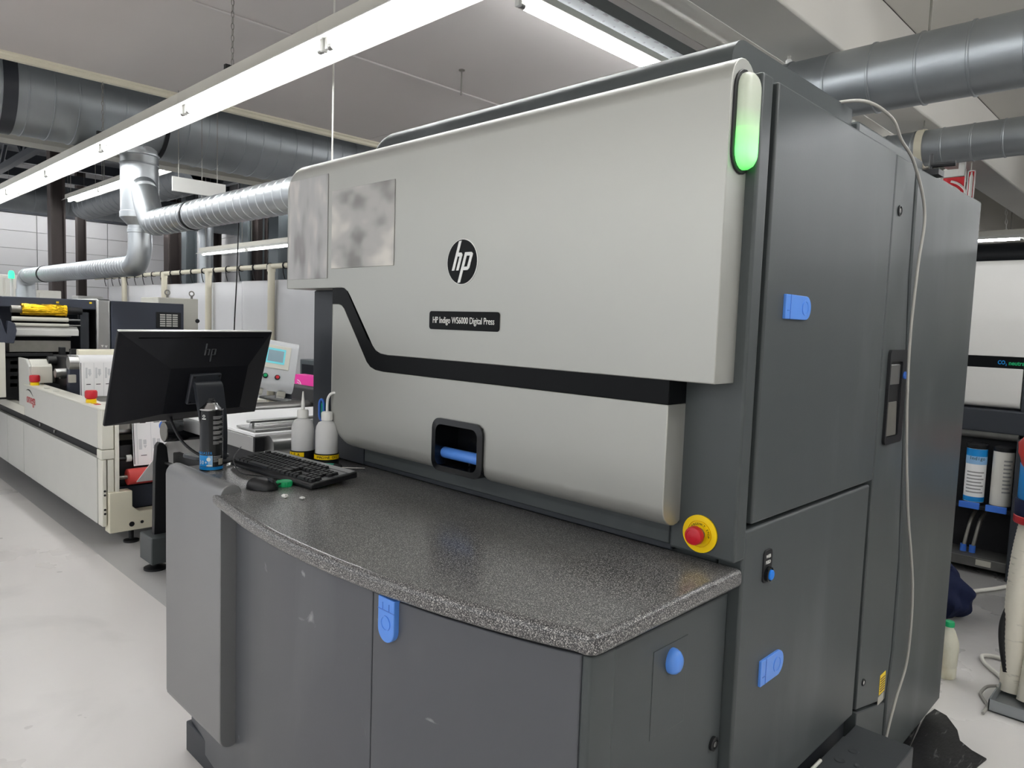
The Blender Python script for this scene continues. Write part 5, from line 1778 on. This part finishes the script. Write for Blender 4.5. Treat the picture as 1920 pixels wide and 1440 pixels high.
# pink carton and grey instrument box behind it
p0, p1 = PY((552, 745), 1.22), PY((600, 708), 1.22)
pk = thing('pink_carton', 'bright pink carton standing behind the control panel', 'carton', (p0.x, 1.25, p0.z))
MB().box(p0.x, p1.x + .25, 1.22, 1.30, p0.z - .02, p1.z).build('carton', 'pink', pk, bevel=0.002)
for rr_ in (.045, .062):
    pts = [(p0.x + .04 + rr_ * math.cos(t), 1.2195, p1.z - .10 + rr_ * math.sin(t)) for t in [R(-40 + 130 * i / 14) for i in range(15)]]
    MB().tube(pts, .003, 5).build('white_arc', 'white_ink', pk)
letter('pexil', .05, (p0.x + .10, 1.2194, p0.z + .03), (1, 0, 0), (0, 0, 1), 'white_ink', pk, 'carton_lettering') if False else None
tag(MB().box(p0.x - .3, p1.x + .5, 1.10, 1.6, .86, p0.z - .03).build('side_table', 'black', None, bevel=0.01), 'dark ledge carrying the pink carton behind the control panel', 'ledge')
p0, p1 = PY((562, 712), 1.9), PY((590, 676), 1.9)
gb = thing('instrument_box', 'grey instrument box with dark display behind the pink carton', 'instrument', (p0.x, 2.0, 0))
MB().box(p0.x, p0.x + .45, 1.9, 2.3, 0, p1.z).build('instrument_case', 'column_grey', gb, bevel=0.008)
MB().box(p0.x + .04, p0.x + .4, 1.895, 1.9, p0.z - .02, p1.z - .04).build('instrument_front', 'monitor_grey', gb, bevel=0.002)
MB().box(p0.x + .06, p0.x + .2, 1.892, 1.896, p0.z, p0.z + .05).build('display', 'black_gloss', gb)

# ================================================================== RIGHT BACKGROUND
p2 = thing('second_press', 'second printing press with white cover and black band behind at the right', 'printing press', (-.6, 4.8, 0))
Y2 = 4.05
MB().box(-2.2, .9, Y2 + .06, 6.0, .0, 1.93).build('body', 'slate_dark', p2)
pr = [(Y2, 1.94)] + [(Y2 + .055 - .055 * math.cos(t), 1.985 + .075 * math.sin(t)) for t in [R(90 * i / 8) for i in range(9)]] + [(Y2 + .6, 2.06), (Y2 + .6, 1.90), (Y2 + .02, 1.90)]
MB().prism(pr, 'x', -1.9, .6).build('hood', 'black_band', p2, smooth=40)
pr = [(Y2 + .06, 1.345), (Y2 - .02, 1.345)] + [(Y2 + .02 + .04 * math.cos(t), 1.91 + .04 * math.sin(t)) for t in [R(180 - 180 * i / 8) for i in range(9)]]
MB().prism(pr, 'x', -1.9, .6).build('upper_cover', 'silver_pale', p2, smooth=40, bevel=0.003)
MB().box(-1.9, -.205, Y2 - .012, Y2 + .06, 1.270, 1.36).build('band', 'black_band', p2)
pr = [(Y2 + .06, 1.272), (Y2 - .014, 1.272)] + [(Y2 + .026 + .04 * math.cos(t), 1.06 + .04 * math.sin(t)) for t in [R(180 + 180 * i / 8) for i in range(9)]]
MB().prism(pr, 'x', -1.9, -.205).build('lower_cover', 'silver_pale', p2, smooth=40, bevel=0.003)
pc = PY((1870, 680), Y2 - .013)
letter('CO', .034, (pc.x + .022, Y2 - .0135, pc.z + .002), (1, 0, 0), (0, 0, 1), 'can_blue', p2, 'band_lettering', xs=.78, bold=.0009)
letter('2', .019, (pc.x + .047, Y2 - .0135, pc.z - .011), (1, 0, 0), (0, 0, 1), 'can_blue', p2, 'band_lettering')
letter('neutral', .037, (pc.x + .060, Y2 - .0135, pc.z), (1, 0, 0), (0, 0, 1), 'cap_green', p2, 'band_lettering', align='LEFT', xs=.85, bold=.0009)
MB().box(-.20, .3, Y2 - .02, Y2 + .05, .80, 1.345).build('end_column', 'slate_dark', p2, bevel=0.006)
MB().box(-1.9, -.16, Y2 - .05, Y2 + .06, .86, 1.01).build('dark_ledge', 'slate_dark', p2, bevel=0.01)
MB().cyl((-1.9, Y2 - .06, .845), (-.19, Y2 - .06, .845), .022, 14).build('ledge_roll', 'dirty_steel', p2, smooth=40)
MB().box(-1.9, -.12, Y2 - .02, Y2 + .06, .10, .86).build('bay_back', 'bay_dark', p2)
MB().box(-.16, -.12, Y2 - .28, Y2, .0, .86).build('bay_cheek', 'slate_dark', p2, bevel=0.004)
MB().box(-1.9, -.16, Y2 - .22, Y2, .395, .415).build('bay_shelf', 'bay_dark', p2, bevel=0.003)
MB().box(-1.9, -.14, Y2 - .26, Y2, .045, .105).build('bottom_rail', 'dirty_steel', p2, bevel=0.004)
MB().box(-.32, -.24, Y2 - .263, Y2 - .26, .06, .095).build('rail_label', 'label_grey', p2)
for k, (px, lab) in enumerate((((1818, 935), 'left'), ((1868, 950), 'right'))):
    p = PY(px, Y2 - .23)
    MB().box(p.x - .055, p.x + .055, Y2 - .24, Y2 - .222, .398, .438).build('shelf_handle', 'blue_dark', p2, bevel=0.003)
for k, x in enumerate((-.415, -.365)):
    MB().tube(smooth_path([(x, Y2 - .15, .11), (x + .01, Y2 - .14, .2), (x + .02, Y2 - .1, .3), (x + .03, Y2 - .03, .36)], 5), .012, 8).build('ink_pipe', 'steel_dull', p2, smooth=50)
    MB().cyl((x, Y2 - .15, .105), (x, Y2 - .15, .15), .018, 12).build('pipe_fitting', 'blue_dark', p2, smooth=40)
for k, (px, lab) in enumerate((((1826, 922), 'ink can with blue bands and white label in the dark bay'), ((1876, 930), 'ink can with plain white dirty label in the dark bay'))):
    p = PY(px, Y2 - .14)
    c = Vector((p.x, Y2 - .14, .4155))
    ik = thing('ink_can', lab, 'ink can', c, 'ink cans in the bay')
    fa = math.atan2(CAM.y - c.y, CAM.x - c.x)
    MB().lathe([(.058, 0), (.060, .004), (.060, .016), (.056, .018)], c, (0, 0, 1), 28).build('can_foot', 'black', ik, smooth=40)
    MB().lathe([(.056, .016), (.056, .365), (.050, .375), (0, .375)], c, (0, 0, 1), 28).build('can_body', 'paper' if k == 0 else 'cable_white', ik, smooth=40)
    MB().lathe([(.058, .352), (.060, .358), (.060, .378), (.04, .384), (0, .384)], c, (0, 0, 1), 28).build('can_lid', 'black', ik, smooth=40)
    if k == 0:
        patch(c, .0566, fa - 3.1, fa + 3.1, .020, .050, 'can_blue', ik, 'blue_band', seg=28)
        patch(c, .0566, fa - 3.1, fa + 3.1, .305, .350, 'can_blue', ik, 'blue_band', seg=28)
        patch(c, .0568, fa - 3.1, fa + 3.1, .255, .305, 'can_lightblue', ik, 'pale_band', seg=28)
        ring_text('Indigo', .030, c, .0572, fa + .72, .292, 'black_ink', ik, .26)
        for q in range(7):
            patch(c, .0566, fa - .9, fa + .9 - .25 * (q % 2), .075 + q * .021, .083 + q * .021, 'grey_ink', ik, 'text_line', seg=6)
    else:
        for q in range(9):
            patch(c, .0566, fa + .05, fa + .95 - .2 * (q % 2), .10 + q * .024, .110 + q * .024, 'grey_ink', ik, 'text_line', seg=6)

# hose stand at the right edge
hs = thing('hose_stand', 'cream corrugated hoses rising from a metal floor tray', 'hoses', (.25, 2.2, 0))


def hose(pts, r_, nm):
    P = smooth_path(pts, 22)
    rr = []
    for i in range(len(P)):
        rr.append(r_ * (1.0 + .018 * math.cos(i * PI)))
    return MB().tube(P, rr, 18).build(nm, 'hose_cream', hs, smooth=30)


hose([(.165, 2.12, .02), (.160, 2.14, .18), (.150, 2.18, .38), (.150, 2.22, .55), (.165, 2.24, .71)], .045, 'hose')
hose([(.235, 2.06, .02), (.240, 2.10, .18), (.235, 2.16, .38), (.215, 2.22, .55), (.20, 2.25, .71)], .045, 'hose')
MB().lathe([(.085, .695), (.088, .70), (.088, .725), (.085, .728)], (.185, 2.24, 0), (0, 0, 1), 28, caps=False).build('red_collar', 'red', hs, smooth=40)
MB().lathe([(.084, .725), (.087, .73), (.087, .79), (.084, .795), (0, .795)], (.185, 2.24, 0), (0, 0, 1), 28).build('navy_collar', 'navy_cloth', hs, smooth=40)
MB().lathe([(.078, .795), (.080, .80), (.080, .94), (.072, .95), (0, .95)], (.185, 2.24, 0), (0, 0, 1), 28).build('blue_canister', 'can_blue', hs, smooth=40)
tray = MB()
tray.box(.125, .75, 1.90, 2.40, .003, .008)
tray.box(.125, .130, 1.90, 2.40, .003, .05)
tray.box(.125, .75, 1.900, 1.905, .003, .05)
tray.box(.125, .75, 2.395, 2.40, .003, .05)
tray.box(.745, .75, 1.90, 2.40, .003, .05)
tray.build('floor_tray', 'galvanised_dark', hs, bevel=0.001)
rb = MB()
rg_ = []
random.seed(5)
for k in range(9):
    t = k / 8
    wv = .05 * math.sin(PI * min(1, t * .9 + .1)) + .012
    zz_ = 1.07 - .17 * t
    rg_.append([(.152 + .03 * t * (1 - t) + wv * math.cos(2 * PI * i / 12) * random.uniform(.9, 1.1), 2.20 + wv * .8 * math.sin(2 * PI * i / 12), zz_) for i in range(12)])
rb.loft(rg_)
tag(rb.build('red_bag', 'bag_red', None, smooth=60), 'red plastic bag hanging above the blue canister at the right edge', 'bag')
bh = smooth_path([(.145, 2.10, .10), (.120, 2.12, .20), (.112, 2.14, .28), (.125, 2.17, .35), (.15, 2.2, .42)], 6)
tag(MB().tube(bh, .014, 10).build('black_hose', 'rubber', None, smooth=60), 'short black hose bulging beside the cream hoses', 'hose')
wc = smooth_path([(.16, 2.42, .012), (.06, 2.47, .012), (.0, 2.44, .012), (.02, 2.36, .012), (.09, 2.27, .012), (.122, 2.22, .012)], 6)
tag(MB().tube(wc, .009, 8).build('floor_cable', 'cable_white', None, smooth=60), 'cream cable looping across the floor beside the hoses', 'cable')
gc_ = smooth_path([(.13, 2.03, .06), (.09, 2.06, .03), (.075, 2.03, .008), (.095, 1.98, .007), (.118, 1.93, .008), (.120, 1.85, .008)], 6)
tag(MB().tube(gc_, .006, 8).build('floor_cable', 'cable_grey', None, smooth=60), 'thin grey cable curling at the foot of the metal tray', 'cable')
fc = smooth_path([tuple(PZ((1800, 1112), .012)), tuple(PZ((1830, 1108), .012)), tuple(PZ((1870, 1103), .012)), tuple(PZ((1915, 1093), .012))], 6)
tag(MB().tube(fc, .012, 8).build('floor_cable', 'cable_white', None, smooth=60), 'white cable lying on the floor under the second press', 'cable')

# jug, cloth, mat
jc = PZ((1772, 1268), 0)
jg = thing('plastic_jug', 'dirty translucent jug with green cap standing on the floor', 'jug', jc)
MB().lathe([(.0, .001), (.036, .001), (.040, .006), (.040, .045), (.038, .05), (.040, .055), (.043, .13), (.040, .16), (.024, .205), (.017, .215), (.016, .228), (0, .228)], jc, (0, 0, 1), 24, caps=False).build('jug_body', 'jug_plastic', jg, smooth=50)
MB().lathe([(.020, .222), (.020, .238), (.017, .243), (0, .243)], jc, (0, 0, 1), 18).build('jug_cap', 'cap_green', jg, smooth=40)
c0 = PY((1785, 1115), 2.9)
rg_ = []
for k in range(20):
    t = k / 19
    zz_ = .004 + .262 * t
    wv = (.085 * math.sin(PI * (.20 + .72 * t)) + .02)
    ring = []
    for i in range(28):
        a_ = 2 * PI * i / 28
        fold = 1 + .16 * math.sin(5 * a_ + 3.1 * t) + .10 * math.sin(9 * a_ - 7 * t) + .10 * math.sin(3 * a_ + 14 * t)
        ring.append((c0.x - .035 + wv * math.cos(a_) * fold + .02 * math.sin(5 * t), 2.9 + wv * math.sin(a_) * fold, zz_))
    rg_.append(ring)
tag(MB().loft(rg_).build('navy_cloth', 'navy_cloth', None, smooth=60), 'crumpled navy blue cloth bundle behind the jug', 'cloth')
mp2 = []
for px in ((1690, 1438), (1735, 1345), (1752, 1332), (1775, 1345), (1795, 1372), (1800, 1392), (1822, 1410), (1850, 1426), (1835, 1438), (1800, 1470)):
    q = PZ(px, 0)
    mp2.append((q.x, q.y))
tag(MB().prism(mp2 + [(-.03, 1.0), (-.03, 1.6)], 'z', .001, .008).build('floor_mat', 'mat_black', None, bevel=0.002), 'worn black mat on the floor behind the step', 'mat')

# fire signs under the beam
for pa, pb, yy, lab, nm in (((1768, 318), (1808, 372), 4.9, 'red and white fire hose sign behind the right duct', 'fire_sign'), ((1815, 320), (1826, 366), 4.7, 'narrow red fire sign seen almost edge on beside the other', 'fire_sign')):
    a_, b_ = PY(pa, yy), PY(pb, yy)
    fs_ = thing(nm, lab, 'sign', (a_.x, yy, b_.z), 'fire signs')
    bz = b_.z - .04
    MB().box(a_.x, b_.x, yy, yy + .004, bz, a_.z).build('sign_plate', 'sign_red', fs_)
    t_ = .008
    for bx_ in ((a_.x, b_.x, a_.z - t_, a_.z), (a_.x, b_.x, bz, bz + t_), (a_.x, a_.x + t_, bz, a_.z), (b_.x - t_, b_.x, bz, a_.z)):
        MB().box(bx_[0], bx_[1], yy - .001, yy, bx_[2], bx_[3]).build('sign_edge', 'white_ink', fs_)
    if yy > 4.8:
        cx, cz = a_.x + .02, bz + .02
        for rr_ in (.09, .125, .16):
            pts = [(cx + rr_ * math.cos(t), yy - .001, cz + rr_ * math.sin(t)) for t in [R(15 + 60 * i / 8) for i in range(9)]]
            MB().tube(pts, .009, 5).build('flame_stroke', 'white_ink', fs_)
    else:
        mx_ = (a_.x + b_.x) / 2
        MB().lathe([(.012, 0), (.012, .14), (.006, .16), (.006, .175)], (mx_, yy - .0, bz + .03), (0, 0, 1), 10).build('extinguisher_symbol', 'white_ink', fs_)
    MB().cyl((a_.x + .02, yy + .002, a_.z), (a_.x + .02, yy + .002, ZC), .003, 6).build('sign_wire', 'cable_white', fs_)
tagp = PY((1830, 290), 4.72)
pa, pb = PY((1762, 300), 4.6), PY((1809, 330), 4.6)
ext = thing('sign_holder', 'white angled bracket above the fire signs', 'bracket', (pa.x, 4.6, pb.z))
MB().box(pa.x - .2, pb.x, 4.59, 4.61, pb.z, pb.z + .055).build('holder_bar', 'lamp_white', ext, bevel=0.003)
MB().box(pb.x - .04, pb.x, 4.585, 4.615, pb.z, ZC).build('holder_arm', 'lamp_white', ext, bevel=0.003)
